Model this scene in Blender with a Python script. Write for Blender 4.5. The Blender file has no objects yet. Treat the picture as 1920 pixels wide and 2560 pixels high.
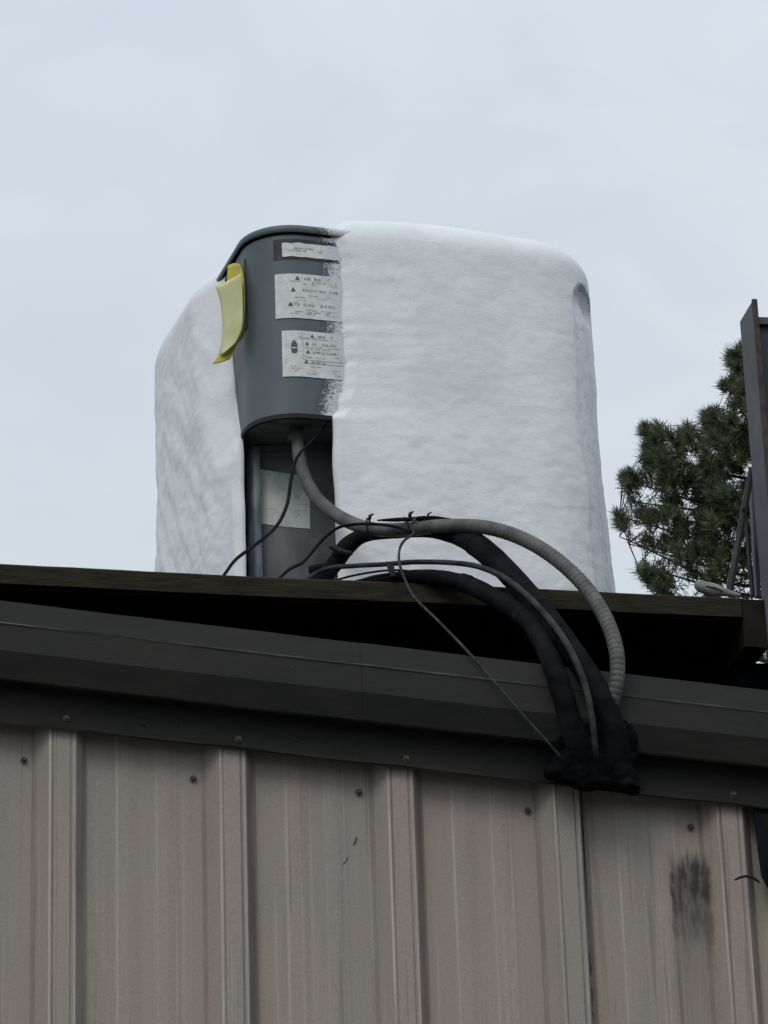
import bpy, bmesh, math, random
import numpy as np
from mathutils import Vector, Matrix, noise

# ------------------------------------------------------------------ camera
F = 8000.0                                   # focal length in pixels of the 1920x2560 photograph
TH, PS, RO = math.radians(21), math.radians(9), math.radians(2.0)
CAM = Vector((0, -5.6, 1.6))
fw = Vector((math.sin(PS)*math.cos(TH), math.cos(PS)*math.cos(TH), math.sin(TH)))
r0 = Vector((math.cos(PS), -math.sin(PS), 0))
u0 = r0.cross(fw)
RR = r0*math.cos(RO) - u0*math.sin(RO)
UU = r0*math.sin(RO) + u0*math.cos(RO)
scn = bpy.context.scene
cam_d = bpy.data.cameras.new('camera')
cam = bpy.data.objects.new('camera', cam_d)
scn.collection.objects.link(cam)
M = Matrix((RR, UU, -fw)).transposed().to_4x4()
M.translation = CAM
cam.matrix_world = M
cam_d.sensor_fit = 'VERTICAL'; cam_d.sensor_height = 36.0
cam_d.lens = F/2560*36.0
cam_d.clip_start = 0.05; cam_d.clip_end = 3000
scn.camera = cam
scn.render.resolution_x = 768; scn.render.resolution_y = 1024

# ------------------------------------------------------------------ sky, sun, exposure
SUN_EL, SUN_AZ = math.radians(44), math.radians(-30)       # azimuth measured from -Y towards -X
sun_dir = Vector((math.sin(SUN_AZ)*math.cos(SUN_EL), -math.cos(SUN_AZ)*math.cos(SUN_EL), math.sin(SUN_EL)))
w = bpy.data.worlds.new('World'); scn.world = w; w.use_nodes = True
nt = w.node_tree; nt.nodes.clear()
N = nt.nodes.new; K = nt.links.new
out = N('ShaderNodeOutputWorld')
sky = N('ShaderNodeTexSky'); sky.sky_type = 'NISHITA'; sky.sun_disc = False
sky.sun_elevation = SUN_EL; sky.sun_rotation = math.atan2(sun_dir.x, sun_dir.y)
sky.air_density = 1.0; sky.dust_density = 3.0
b1 = N('ShaderNodeBackground'); b1.inputs[1].default_value = 0.06; K(sky.outputs[0], b1.inputs[0])
tc = N('ShaderNodeTexCoord')
mp = N('ShaderNodeMapping'); mp.inputs['Scale'].default_value = (1.0, 1.0, 2.2); K(tc.outputs['Generated'], mp.inputs[0])
n1 = N('ShaderNodeTexNoise'); n1.inputs['Scale'].default_value = 2.6; n1.inputs['Detail'].default_value = 4; n1.inputs['Roughness'].default_value = 0.45
K(mp.outputs[0], n1.inputs[0])
n2 = N('ShaderNodeTexNoise'); n2.inputs['Scale'].default_value = 9.0; n2.inputs['Detail'].default_value = 3; n2.inputs['Distortion'].default_value = 0.6
K(mp.outputs[0], n2.inputs[0])
mx = N('ShaderNodeMath'); mx.operation = 'MULTIPLY_ADD'; mx.inputs[1].default_value = 0.55
K(n2.outputs[0], mx.inputs[0]); K(n1.outputs[0], mx.inputs[2])
cr = N('ShaderNodeValToRGB')
cr.color_ramp.elements[0].position = 0.60; cr.color_ramp.elements[0].color = (0.585, 0.66, 0.745, 1)
cr.color_ramp.elements[1].position = 0.98; cr.color_ramp.elements[1].color = (0.72, 0.785, 0.850, 1)
K(mx.outputs[0], cr.inputs[0])
sp = N('ShaderNodeSeparateXYZ'); K(tc.outputs['Generated'], sp.inputs[0])
gr = N('ShaderNodeMapRange'); gr.inputs['From Min'].default_value = 0.0; gr.inputs['From Max'].default_value = 1.0
gr.inputs['To Min'].default_value = 0.77; gr.inputs['To Max'].default_value = 1.40
K(sp.outputs['Z'], gr.inputs['Value'])
b2 = N('ShaderNodeBackground'); K(cr.outputs[0], b2.inputs[0]); K(gr.outputs[0], b2.inputs[1])
ms = N('ShaderNodeMixShader'); ms.inputs[0].default_value = 0.94
K(b1.outputs[0], ms.inputs[1]); K(b2.outputs[0], ms.inputs[2]); K(ms.outputs[0], out.inputs[0])
sd = bpy.data.lights.new('sun', 'SUN'); sd.energy = 0.92; sd.angle = math.radians(28); sd.color = (1, 0.96, 0.90)
so = bpy.data.objects.new('sun', sd); scn.collection.objects.link(so)
so.rotation_euler = (-sun_dir).to_track_quat('-Z', 'Y').to_euler()
so.location = (-3, -8, 12)
vs = scn.view_settings
scn.display_settings.display_device = 'sRGB'
vs.view_transform = 'Standard'; vs.look = 'None'; vs.exposure = 0; vs.gamma = 1; vs.use_curve_mapping = False

# ------------------------------------------------------------------ helpers
S = 1920/1659.0          # measuring grid used for the coordinates below
def ray(x, y): return fw*F + RR*(x*S-960) - UU*(y*S-1280)
def aty(x, y, Y):
    d = ray(x, y); return CAM + d*((Y-CAM.y)/d.y)
def proj(p):
    d = Vector(p)-CAM; k = d.dot(fw)
    return ((960+F*d.dot(RR)/k)/S, (1280-F*d.dot(UU)/k)/S)

def obj(name, verts, faces, mat, parent=None, smooth=False, stuff=False):
    me = bpy.data.meshes.new(name)
    me.from_pydata([tuple(v) for v in verts], [], faces)
    me.validate(); me.update()
    if smooth: me.polygons.foreach_set('use_smooth', [True]*len(me.polygons))
    o = bpy.data.objects.new(name, me); scn.collection.objects.link(o)
    if mat: me.materials.append(mat)
    if parent: o.parent = parent
    if stuff: o['kind'] = 'stuff'
    return o
def empty(name, loc=(0, 0, 0)):
    o = bpy.data.objects.new(name, None); scn.collection.objects.link(o); o.location = loc
    o.empty_display_size = 0.1
    return o
def tag(o, label, cat, group=None):
    o['label'] = label; o['category'] = cat
    if group: o['group'] = group
    return o
def keep(parent, kids):
    """children built in world coordinates stay in place under an empty that stands at the thing's base"""
    for k in kids:
        k.parent = parent; k.matrix_parent_inverse = Matrix.Translation(-parent.location)
def boxv(x0, x1, y0, y1, z0, z1, slope=0.0, xr=0.0):
    v = []
    for z in (z0, z1):
        for y in (y0, y1):
            for x in (x0, x1): v.append((x, y, z+slope*(x-xr)))
    f = [(0, 2, 3, 1), (4, 5, 7, 6), (0, 1, 5, 4), (2, 6, 7, 3), (0, 4, 6, 2), (1, 3, 7, 5)]
    return v, f
def box(name, x0, x1, y0, y1, z0, z1, mat, parent=None, bev=0.0, slope=0.0):
    v, f = boxv(x0, x1, y0, y1, z0, z1, slope)
    o = obj(name, v, f, mat, parent)
    if bev:
        m = o.modifiers.new('bevel', 'BEVEL'); m.width = bev; m.segments = 2
    return o
def bake(o):
    dg = bpy.context.evaluated_depsgraph_get()
    me = bpy.data.meshes.new_from_object(o.evaluated_get(dg)); o.modifiers.clear(); o.data = me
    return o
def catmull(P, step):
    """P: list of tuples (point..., extra); returns dense list"""
    P = [np.array(p, float) for p in P]
    P = [2*P[0]-P[1]]+P+[2*P[-1]-P[-2]]
    res = []
    for i in range(1, len(P)-2):
        a, b, c, d = P[i-1:i+3]
        n = max(2, int(np.linalg.norm((c-b)[:3])/step))
        for k in range(n):
            t = k/n
            res.append(0.5*((2*b)+(-a+c)*t+(2*a-5*b+4*c-d)*t*t+(-a+3*b-3*c+d)*t**3))
    res.append(P[-2]); return res
def tube_geo(pts, rad, seg=12, caps=True, jig=0.0, seed=0):
    """pts list of Vector, rad list"""
    V, Fc = [], []
    T = []
    n = len(pts)
    for i in range(n):
        T.append((pts[min(i+1, n-1)]-pts[max(i-1, 0)]).normalized())
    nrm = T[0].orthogonal().normalized()
    for i in range(n):
        nrm = (nrm - T[i]*nrm.dot(T[i])).normalized()
        bi = T[i].cross(nrm)
        for k in range(seg):
            a = 2*math.pi*k/seg
            d = nrm*math.cos(a)+bi*math.sin(a)
            r = rad[i]
            if jig: r *= 1+jig*noise.noise((pts[i]+d*rad[i])*38+Vector((seed, 0, 0)))
            V.append(pts[i]+d*r)
        if i:
            for k in range(seg):
                k2 = (k+1) % seg
                Fc.append(((i-1)*seg+k, (i-1)*seg+k2, i*seg+k2, i*seg+k))
    if caps:
        Fc.append(tuple(range(seg-1, -1, -1))); Fc.append(tuple((n-1)*seg+k for k in range(seg)))
    return V, Fc
def path(L, step=0.006):
    """L: rows (px, py, Y, radius)"""
    pts = []
    for px, py, Y, r in L:
        p = aty(px, py, Y); pts.append((p.x, p.y, p.z, r))
    d = catmull(pts, step)
    return [Vector(q[:3]) for q in d], [max(q[3], 0.0008) for q in d]
def cable(name, L, mat, label, cat='cable', seg=10, jig=0.0, ridge=None, group=None, step=0.006, parent=None):
    pts, rad = path(L, step)
    if ridge:
        pts, rad = path(L, 0.0016)
        acc = 0; nr = []
        for i, p in enumerate(pts):
            if i: acc += (p-pts[i-1]).length
            amp = ridge[1] if p.x > ridge[2] else ridge[1]*0.45
            nr.append(rad[i]+amp*(abs(math.sin(math.pi*acc/ridge[0]))**0.6-0.7))
        rad = nr
    V, Fc = tube_geo(pts, rad, seg, jig=jig, seed=len(name))
    o = obj(name, V, Fc, mat, parent, smooth=True)
    if label: tag(o, label, cat, group)
    return o

# ------------------------------------------------------------------ materials
def mat(name, base, rough=0.6, metal=0.0, spec=0.4):
    m = bpy.data.materials.new(name); m.use_nodes = True
    b = m.node_tree.nodes['Principled BSDF']
    b.inputs['Base Color'].default_value = (*base, 1); b.inputs['Roughness'].default_value = rough
    b.inputs['Metallic'].default_value = metal; b.inputs['Specular IOR Level'].default_value = spec
    return m
def nodes(m): return m.node_tree, m.node_tree.nodes['Principled BSDF']
def noisy(m, c1, c2, scale=8, stretch=(1, 1, 1), detail=5, lo=0.35, hi=0.65, rough=None, bump=0.0, bscale=60, bdist=0.002):
    t, b = nodes(m)
    co = t.nodes.new('ShaderNodeTexCoord'); mpn = t.nodes.new('ShaderNodeMapping')
    mpn.inputs['Scale'].default_value = stretch; t.links.new(co.outputs['Object'], mpn.inputs[0])
    n = t.nodes.new('ShaderNodeTexNoise'); n.inputs['Scale'].default_value = scale; n.inputs['Detail'].default_value = detail
    t.links.new(mpn.outputs[0], n.inputs[0])
    r = t.nodes.new('ShaderNodeValToRGB'); r.color_ramp.elements[0].position = lo; r.color_ramp.elements[1].position = hi
    r.color_ramp.elements[0].color = (*c1, 1); r.color_ramp.elements[1].color = (*c2, 1)
    t.links.new(n.outputs[0], r.inputs[0]); t.links.new(r.outputs[0], b.inputs['Base Color'])
    if rough:
        q = t.nodes.new('ShaderNodeMapRange'); q.inputs['To Min'].default_value = rough[0]; q.inputs['To Max'].default_value = rough[1]
        t.links.new(n.outputs[0], q.inputs['Value']); t.links.new(q.outputs[0], b.inputs['Roughness'])
    if bump:
        n2 = t.nodes.new('ShaderNodeTexNoise'); n2.inputs['Scale'].default_value = bscale; n2.inputs['Detail'].default_value = 4
        t.links.new(mpn.outputs[0], n2.inputs[0])
        bp = t.nodes.new('ShaderNodeBump'); bp.inputs['Strength'].default_value = bump; bp.inputs['Distance'].default_value = bdist
        t.links.new(n2.outputs[0], bp.inputs['Height']); t.links.new(bp.outputs[0], b.inputs['Normal'])
    return m, r

def mixc(t, fac, a, b, mode='MIX'):
    m = t.nodes.new('ShaderNodeMix'); m.data_type = 'RGBA'; m.blend_type = mode
    for sock, v in ((m.inputs[0], fac), (m.inputs[6], a), (m.inputs[7], b)):
        if isinstance(v, (int, float)): sock.default_value = v
        elif isinstance(v, tuple): sock.default_value = (*v, 1)
        else: t.links.new(v, sock)
    return m.outputs[2]
def mathn(t, op, a, b=0.0, c=0.0, clamp=False):
    m = t.nodes.new('ShaderNodeMath'); m.operation = op; m.use_clamp = clamp
    for i, v in enumerate((a, b, c)):
        if isinstance(v, (int, float)): m.inputs[i].default_value = v
        else: t.links.new(v, m.inputs[i])
    return m.outputs[0]
def noisen(t, vec, scale, detail=4, rough=0.5, stretch=None, dist=0.0):
    if stretch:
        mpn = t.nodes.new('ShaderNodeMapping'); mpn.inputs['Scale'].default_value = stretch
        t.links.new(vec, mpn.inputs[0]); vec = mpn.outputs[0]
    n = t.nodes.new('ShaderNodeTexNoise'); n.inputs['Scale'].default_value = scale; n.inputs['Detail'].default_value = detail
    n.inputs['Roughness'].default_value = rough; n.inputs['Distortion'].default_value = dist
    t.links.new(vec, n.inputs[0]); return n.outputs[0]
def mrange(t, v, a, b, c=0.0, d=1.0, smooth=True):
    m = t.nodes.new('ShaderNodeMapRange'); m.interpolation_type = 'SMOOTHSTEP' if smooth else 'LINEAR'
    t.links.new(v, m.inputs['Value'])
    for k, x in zip(('From Min', 'From Max', 'To Min', 'To Max'), (a, b, c, d)): m.inputs[k].default_value = x
    return m.outputs[0]

# wall paint: old tan metal siding with rain streaks, chalking and a sooty patch
MW = mat('old_tan_siding', (0.3, 0.28, 0.25), 0.62, 0, 0.3)
t, b = nodes(MW)
geo = t.nodes.new('ShaderNodeNewGeometry'); P = geo.outputs['Position']
sx = t.nodes.new('ShaderNodeSeparateXYZ'); t.links.new(P, sx.inputs[0])
X, Z = sx.outputs['X'], sx.outputs['Z']
base = mixc(t, mrange(t, noisen(t, P, 1.0, 3, 0.5, (7, 7, 1.6)), 0.35, 0.65), (0.350, 0.296, 0.258), (0.312, 0.284, 0.250))
blot = noisen(t, P, 1.0, 4, 0.6, (16, 16, 9))
base = mixc(t, mrange(t, blot, 0.45, 0.75, 0, 0.45), base, (0.355, 0.276, 0.250))
st1 = noisen(t, P, 1.0, 3, 0.6, (75, 75, 0.9))
base = mixc(t, mrange(t, st1, 0.56, 0.70, 0, 0.42), base, (0.42, 0.40, 0.36))
st2 = noisen(t, P, 1.0, 3, 0.6, (95, 60, 1.3))
base = mixc(t, mrange(t, st2, 0.60, 0.72, 0, 0.45), base, (0.09, 0.075, 0.066))
grain = noisen(t, P, 260, 2, 0.6)
base = mixc(t, mrange(t, grain, 0.3, 0.75, 0.0, 0.28), base, (0.13, 0.125, 0.113))
# painted highlights with chalky wear on rib and flute folds, painted shade beside ribs
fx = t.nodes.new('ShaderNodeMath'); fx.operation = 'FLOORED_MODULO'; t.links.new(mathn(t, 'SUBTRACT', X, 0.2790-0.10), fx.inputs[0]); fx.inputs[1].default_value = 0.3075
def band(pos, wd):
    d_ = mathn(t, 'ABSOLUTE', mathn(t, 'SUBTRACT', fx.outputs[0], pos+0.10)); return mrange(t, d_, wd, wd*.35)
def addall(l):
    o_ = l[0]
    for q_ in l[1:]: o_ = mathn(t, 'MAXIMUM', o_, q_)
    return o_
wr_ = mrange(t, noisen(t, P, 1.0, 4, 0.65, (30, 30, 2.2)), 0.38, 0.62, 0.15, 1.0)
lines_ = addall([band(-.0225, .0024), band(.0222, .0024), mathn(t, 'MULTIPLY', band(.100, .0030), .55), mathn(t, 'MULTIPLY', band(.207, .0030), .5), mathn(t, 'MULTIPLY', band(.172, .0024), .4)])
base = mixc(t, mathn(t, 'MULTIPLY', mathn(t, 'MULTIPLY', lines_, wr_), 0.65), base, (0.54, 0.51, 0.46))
dk_ = addall([band(-.0165, .0020), band(.0155, .0020), band(.033, .013), mathn(t, 'MULTIPLY', band(-.050, .006), .6)])  # dark creases, plus a painted shadow line beside each rib
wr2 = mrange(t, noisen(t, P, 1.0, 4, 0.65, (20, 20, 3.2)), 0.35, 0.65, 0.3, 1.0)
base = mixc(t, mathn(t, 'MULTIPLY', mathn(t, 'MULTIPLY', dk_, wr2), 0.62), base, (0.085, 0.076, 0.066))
# wet drips growing thicker under the trim (dirt, local to the right bays)
dm = mrange(t, X, 1.15, 1.32)
dn = mrange(t, noisen(t, P, 1.0, 4, 0.65, (55, 55, 1.8)), 0.52, 0.68)
base = mixc(t, mathn(t, 'MULTIPLY', mathn(t, 'MULTIPLY', dm, dn), 0.40), base, (0.08, 0.07, 0.062))
# paint loss along the lapped edge of the fourth rib
lx = mathn(t, 'MULTIPLY', mrange(t, X, 1.2285, 1.2295), mrange(t, X, 1.2350, 1.2340))
lz = mrange(t, noisen(t, P, 1.0, 4, 0.7, (3, 3, 7)), 0.46, 0.54)
lz2 = mrange(t, Z, 2.95, 3.10)
base = mixc(t, mathn(t, 'MULTIPLY', lx, mathn(t, 'MAXIMUM', mathn(t, 'MULTIPLY', lz, 0.85), lz2)), base, (0.022, 0.019, 0.018))
# soot patch
Zw = mathn(t, 'ADD', Z, mathn(t, 'MULTIPLY', mathn(t, 'SUBTRACT', noisen(t, P, 1.0, 5, 0.75, (70, 70, 8)), 0.5), 0.12))
Xo = X
X = mathn(t, 'ADD', X, mathn(t, 'MULTIPLY', mathn(t, 'SUBTRACT', noisen(t, P, 1.0, 4, 0.7, (40, 40, 30)), 0.5), 0.022))
sx1 = mathn(t, 'MULTIPLY', mrange(t, X, 1.392, 1.398), mrange(t, X, 1.476, 1.462))
sz1 = mathn(t, 'MULTIPLY', mrange(t, Zw, 2.84, 3.06), mrange(t, Zw, 3.125, 3.075))
sn = mrange(t, noisen(t, P, 1.0, 5, 0.7, (60, 60, 18)), 0.30, 0.62, 0.50, 1.0)
soot = mathn(t, 'MULTIPLY', mathn(t, 'MULTIPLY', sx1, sz1), sn)
sb = mathn(t, 'MULTIPLY', mrange(t, X, 1.385, 1.398), mrange(t, X, 1.482, 1.45))
sb = mathn(t, 'MULTIPLY', sb, mrange(t, Z, 2.6, 3.0, 0.0, 0.28))
sb = mathn(t, 'MULTIPLY', sb, mrange(t, Z, 3.13, 3.06))
soot = mathn(t, 'MAXIMUM', soot, sb)
st3 = mrange(t, noisen(t, P, 1.0, 2, 0.5, (120, 120, 0.4)), 0.64, 0.68, 1.0, 0.25)
base = mixc(t, mathn(t, 'MULTIPLY', mathn(t, 'MULTIPLY', soot, st3), 0.92), base, (0.018, 0.016, 0.017))
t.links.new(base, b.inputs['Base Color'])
bp = t.nodes.new('ShaderNodeBump'); bp.inputs['Strength'].default_value = 0.35; bp.inputs['Distance'].default_value = 0.004
bh = mathn(t, 'ADD', noisen(t, P, 1.0, 4, 0.6, (9, 9, 4)), mathn(t, 'MULTIPLY', noisen(t, P, 180, 2), 0.08))
t.links.new(bh, bp.inputs['Height']); t.links.new(bp.outputs[0], b.inputs['Normal'])

MT, _ = noisy(mat('dark_trim_paint', (0.05, 0.055, 0.05), 0.5, spec=0.22), (0.0150, 0.0152, 0.0138), (0.0245, 0.0222, 0.0198), 5, (1, 1, 3), rough=(0.6, 0.8), bump=0.3, bscale=25, bdist=0.003)
t, b = nodes(MT)
geo = t.nodes.new('ShaderNodeNewGeometry'); P = geo.outputs['Position']
src = b.inputs['Base Color'].links[0].from_socket
spk = mrange(t, noisen(t, P, 160, 3, 0.7), 0.60, 0.72, 0, 0.5)
c = mixc(t, spk, src, (0.012, 0.012, 0.012))
spk2 = mrange(t, noisen(t, P, 1, 4, 0.7, (60, 60, 90)), 0.68, 0.76, 0, 0.6)
c = mixc(t, spk2, c, (0.07, 0.066, 0.058))
t.links.new(c, b.inputs['Base Color'])
MTE = noisy(mat('trim_edge_highlight', (0.16, 0.15, 0.14), 0.7), (0.016, 0.016, 0.0145), (0.060, 0.057, 0.050), 22, (1, 1, 1), lo=0.42, hi=0.62)[0]
MBL = noisy(mat('deck_shade_black', (0.003, 0.003, 0.004), 1.0, spec=0.0), (0.002, 0.0025, 0.0035), (0.005, 0.0055, 0.007), 8)[0]  # near-black colour standing in for deep shade under the deck
MWD = mat('weathered_lumber', (0.06, 0.045, 0.03), 0.85, spec=0.15)
noisy(MWD, (0.016, 0.013, 0.009), (0.040, 0.032, 0.021), 14, (1.2, 1, 9), lo=0.3, hi=0.72, bump=0.6, bscale=30, bdist=0.003)
t, b = nodes(MWD)
geo = t.nodes.new('ShaderNodeNewGeometry'); P = geo.outputs['Position']
src = b.inputs['Base Color'].links[0].from_socket
c = mixc(t, mrange(t, noisen(t, P, 1, 4, 0.6, (5, 5, 22)), 0.52, 0.68, 0, 0.7), src, (0.036, 0.038, 0.014))
c = mixc(t, mrange(t, noisen(t, P, 1, 4, 0.7, (22, 22, 60)), 0.60, 0.70, 0, 0.8), c, (0.012, 0.011, 0.010))
t.links.new(c, b.inputs['Base Color'])
MCAB = mat('grey_green_enamel', (0.085, 0.11, 0.12), 0.42, 0, 0.45)
noisy(MCAB, (0.070, 0.092, 0.100), (0.096, 0.120, 0.127), 6, (1, 1, 1), rough=(0.38, 0.6), bump=0.06, bscale=140, bdist=0.001)
t, b = nodes(MCAB)
src = b.inputs['Base Color'].links[0].from_socket
at = t.nodes.new('ShaderNodeAttribute'); at.attribute_name = 'frost'
geo = t.nodes.new('ShaderNodeNewGeometry'); P = geo.outputs['Position']
fr = mathn(t, 'ADD', at.outputs['Fac'], mathn(t, 'MULTIPLY', mathn(t, 'SUBTRACT', noisen(t, P, 170, 4, 0.75), 0.5), 1.7))
fm = mrange(t, fr, 0.34, 0.86)
dark = mrange(t, at.outputs['Fac'], 0.02, 0.35, 0, 0.55)
c = mixc(t, dark, src, (0.045, 0.055, 0.062))
spk = mrange(t, noisen(t, P, 60, 3, 0.7), 0.70, 0.76, 0, 0.5)
c = mixc(t, spk, c, (0.03, 0.035, 0.04))
c = mixc(t, fm, c, (0.62, 0.64, 0.67))
t.links.new(c, b.inputs['Base Color'])
MREC = noisy(mat('grimy_recess_enamel', (0.06, 0.07, 0.075), 0.6), (0.075, 0.086, 0.091), (0.20, 0.218, 0.222), 11, (1.5, 1.5, 0.5), detail=6, lo=0.36, hi=0.70, bump=0.15, bscale=60)[0]
MUND = noisy(mat('lightened_underside', (0.2, 0.2, 0.2), 0.7), (0.13, 0.14, 0.145), (0.26, 0.27, 0.27), 14, (1, 3, 1))[0]  # recess enamel lightened to make up for the dim light underneath
MDARK = noisy(mat('flat_black', (0.012, 0.012, 0.014), 0.7), (0.004, 0.004, 0.0045), (0.010, 0.010, 0.011), 20)[0]
MSLOT = noisy(mat('dark_slot_pad', (0.03, 0.03, 0.03), 0.7), (0.022, 0.024, 0.026), (0.06, 0.06, 0.055), 60)[0]
MPOST = noisy(mat('highlighted_post', (0.2, 0.25, 0.25), 0.45, 0.2), (0.12, 0.145, 0.16), (0.28, 0.32, 0.33), 14, (3, 3, 0.8), detail=6, lo=0.4, hi=0.68)[0]  # post colour brightened to carry the highlight on its rounded edge

def sticker_mat(name, c1, c2, sc=70):
    m = noisy(mat(name, c1, 0.6), c1, c2, sc, lo=0.35, hi=0.7)[0]
    t, b = nodes(m); src = b.inputs['Base Color'].links[0].from_socket
    at = t.nodes.new('ShaderNodeAttribute'); at.attribute_name = 'frost'
    geo = t.nodes.new('ShaderNodeNewGeometry'); P = geo.outputs['Position']
    fr = mathn(t, 'ADD', at.outputs['Fac'], mathn(t, 'MULTIPLY', mathn(t, 'SUBTRACT', noisen(t, P, 170, 4, 0.75), 0.5), 1.7))
    c = mixc(t, mrange(t, fr, 0.34, 0.86), src, (0.60, 0.61, 0.62))
    wear = mrange(t, noisen(t, P, 1, 4, 0.7, (30, 30, 60)), 0.60, 0.68, 0, 0.5)
    c = mixc(t, wear, c, (0.22, 0.21, 0.19))
    t.links.new(c, b.inputs['Base Color']); return m
MST = sticker_mat('faded_white_sticker', (0.60, 0.62, 0.60), (0.74, 0.75, 0.73))
MST2 = sticker_mat('dirty_silver_sticker', (0.52, 0.56, 0.56), (0.82, 0.85, 0.78), 22)
MPR = noisy(mat('faded_grey_print', (0.2, 0.2, 0.2), 0.7), (0.28, 0.285, 0.29), (0.50, 0.51, 0.50), 60)[0]
MPRD = mat('black_print', (0.09, 0.09, 0.10), 0.6)
MYEL = noisy(mat('yellow_paper', (0.6, 0.58, 0.28), 0.7), (0.52, 0.53, 0.26), (0.64, 0.64, 0.36), 14)[0]
MYEL2 = noisy(mat('bright_yellow_card', (0.5, 0.42, 0.06), 0.6), (0.44, 0.37, 0.03), (0.58, 0.50, 0.07), 20)[0]

MWDK = noisy(mat('dark_stained_lumber', (0.015, 0.013, 0.011), 0.95, spec=0.1), (0.008, 0.007, 0.006), (0.022, 0.018, 0.013), 14)[0]
# frost
MFR = mat('thick_white_frost', (0.8, 0.82, 0.85), 0.9, 0, 0.2)
t, b = nodes(MFR)
geo = t.nodes.new('ShaderNodeNewGeometry'); P = geo.outputs['Position']
at = t.nodes.new('ShaderNodeAttribute'); at.attribute_name = 'thin'
c = mixc(t, mrange(t, noisen(t, P, 7, 5, 0.6), 0.3, 0.7), (0.78, 0.80, 0.825), (0.86, 0.868, 0.88))
c = mixc(t, mrange(t, noisen(t, P, 1, 4, 0.6, (38, 38, 85)), 0.58, 0.72, 0, 0.25), c, (0.72, 0.735, 0.755))
c = mixc(t, mrange(t, noisen(t, P, 1, 4, 0.75, (110, 110, 170)), 0.50, 0.78, 0, 0.38), c, (0.56, 0.575, 0.60))
c = mixc(t, mrange(t, noisen(t, P, 1, 5, 0.7, (16, 16, 40)), 0.50, 0.70, 0, 0.22), c, (0.64, 0.655, 0.68))
th = mathn(t, 'ADD', at.outputs['Fac'], mathn(t, 'MULTIPLY', mathn(t, 'SUBTRACT', noisen(t, P, 62, 5, 0.72), 0.5), 1.3))
c = mixc(t, mrange(t, th, 0.38, 0.95, 0, 0.62), c, (0.17, 0.185, 0.20))
t.links.new(c, b.inputs['Base Color'])
b.inputs['Subsurface Weight'].default_value = 0.0
h1 = noisen(t, P, 1, 6, 0.62, (42, 42, 80), 0.4)
h2 = noisen(t, P, 260, 4, 0.75)
v = t.nodes.new('ShaderNodeTexVoronoi'); v.inputs['Scale'].default_value = 150; t.links.new(P, v.inputs['Vector'])
hh = mathn(t, 'ADD', h1, mathn(t, 'ADD', mathn(t, 'MULTIPLY', h2, 0.95), mathn(t, 'MULTIPLY', v.outputs['Distance'], 0.12)))
bp = t.nodes.new('ShaderNodeBump'); bp.inputs['Strength'].default_value = 0.34; bp.inputs['Distance'].default_value = 0.0030
t.links.new(hh, bp.inputs['Height']); t.links.new(bp.outputs[0], b.inputs['Normal'])

MCON = noisy(mat('grey_pvc_conduit', (0.2, 0.2, 0.19), 0.6), (0.062, 0.061, 0.057), (0.130, 0.128, 0.119), 30, detail=6, lo=0.35, hi=0.7, bump=0.2, bscale=200, bdist=0.001)[0]
MCAB1 = noisy(mat('black_cable', (0.015, 0.016, 0.02), 0.7, spec=0.15), (0.003, 0.0035, 0.005), (0.009, 0.010, 0.013), 60)[0]
MCAB2 = noisy(mat('grey_weathered_cable', (0.07, 0.075, 0.08), 0.75, spec=0.2), (0.018, 0.019, 0.022), (0.055, 0.057, 0.058), 40)[0]
MINS = noisy(mat('foam_pipe_insulation', (0.022, 0.024, 0.032), 0.9, spec=0.1), (0.004, 0.0042, 0.0055), (0.013, 0.0133, 0.0165), 22, detail=6, bump=0.8, bscale=45, bdist=0.004)[0]
MTAPE = noisy(mat('black_tape', (0.01, 0.01, 0.012), 0.8, spec=0.12), (0.004, 0.004, 0.005), (0.012, 0.012, 0.014), 60, bump=0.4, bscale=120)[0]
MSEAL = noisy(mat('black_sealant', (0.01, 0.01, 0.012), 0.95, spec=0.05), (0.003, 0.003, 0.0035), (0.008, 0.0085, 0.0095), 25, bump=0.8, bscale=50, bdist=0.004)[0]
MSTL = mat('rusting_painted_steel', (0.1, 0.11, 0.13), 0.55)
noisy(MSTL, (0.048, 0.052, 0.058), (0.080, 0.085, 0.090), 10, (1, 1, 1), detail=6, bump=0.3, bscale=40)
t, b = nodes(MSTL); src = b.inputs['Base Color'].links[0].from_socket
geo = t.nodes.new('ShaderNodeNewGeometry'); P = geo.outputs['Position']
c = mixc(t, mrange(t, noisen(t, P, 1, 5, 0.7, (70, 70, 30)), 0.62, 0.70, 0, 0.7), src, (0.075, 0.045, 0.035))
t.links.new(c, b.inputs['Base Color'])
MSTB = noisy(mat('dark_blue_steel', (0.03, 0.037, 0.05), 0.5), (0.016, 0.020, 0.029), (0.026, 0.031, 0.042), 7)[0]
MRST = noisy(mat('rusty_edge', (0.09, 0.05, 0.035), 0.85), (0.035, 0.034, 0.036), (0.085, 0.055, 0.040), 60)[0]
MFOAM = noisy(mat('dirty_beige_foam', (0.2, 0.19, 0.17), 0.9), (0.16, 0.16, 0.15), (0.30, 0.295, 0.275), 30, bump=0.4, bscale=80)[0]
MND = noisy(mat('pine_needles', (0.03, 0.05, 0.025), 0.6, spec=0.3), (0.048, 0.072, 0.038), (0.150, 0.165, 0.085), 4.5, detail=3, lo=0.35, hi=0.65)[0]
MBK = noisy(mat('pine_bark', (0.07, 0.05, 0.04), 0.9), (0.04, 0.032, 0.026), (0.10, 0.08, 0.065), 12)[0]
MGR = noisy(mat('gravel_yard', (0.2, 0.19, 0.17), 0.95), (0.055, 0.053, 0.048), (0.11, 0.105, 0.095), 3, detail=10, bump=0.6, bscale=30, bdist=0.02)[0]
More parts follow.
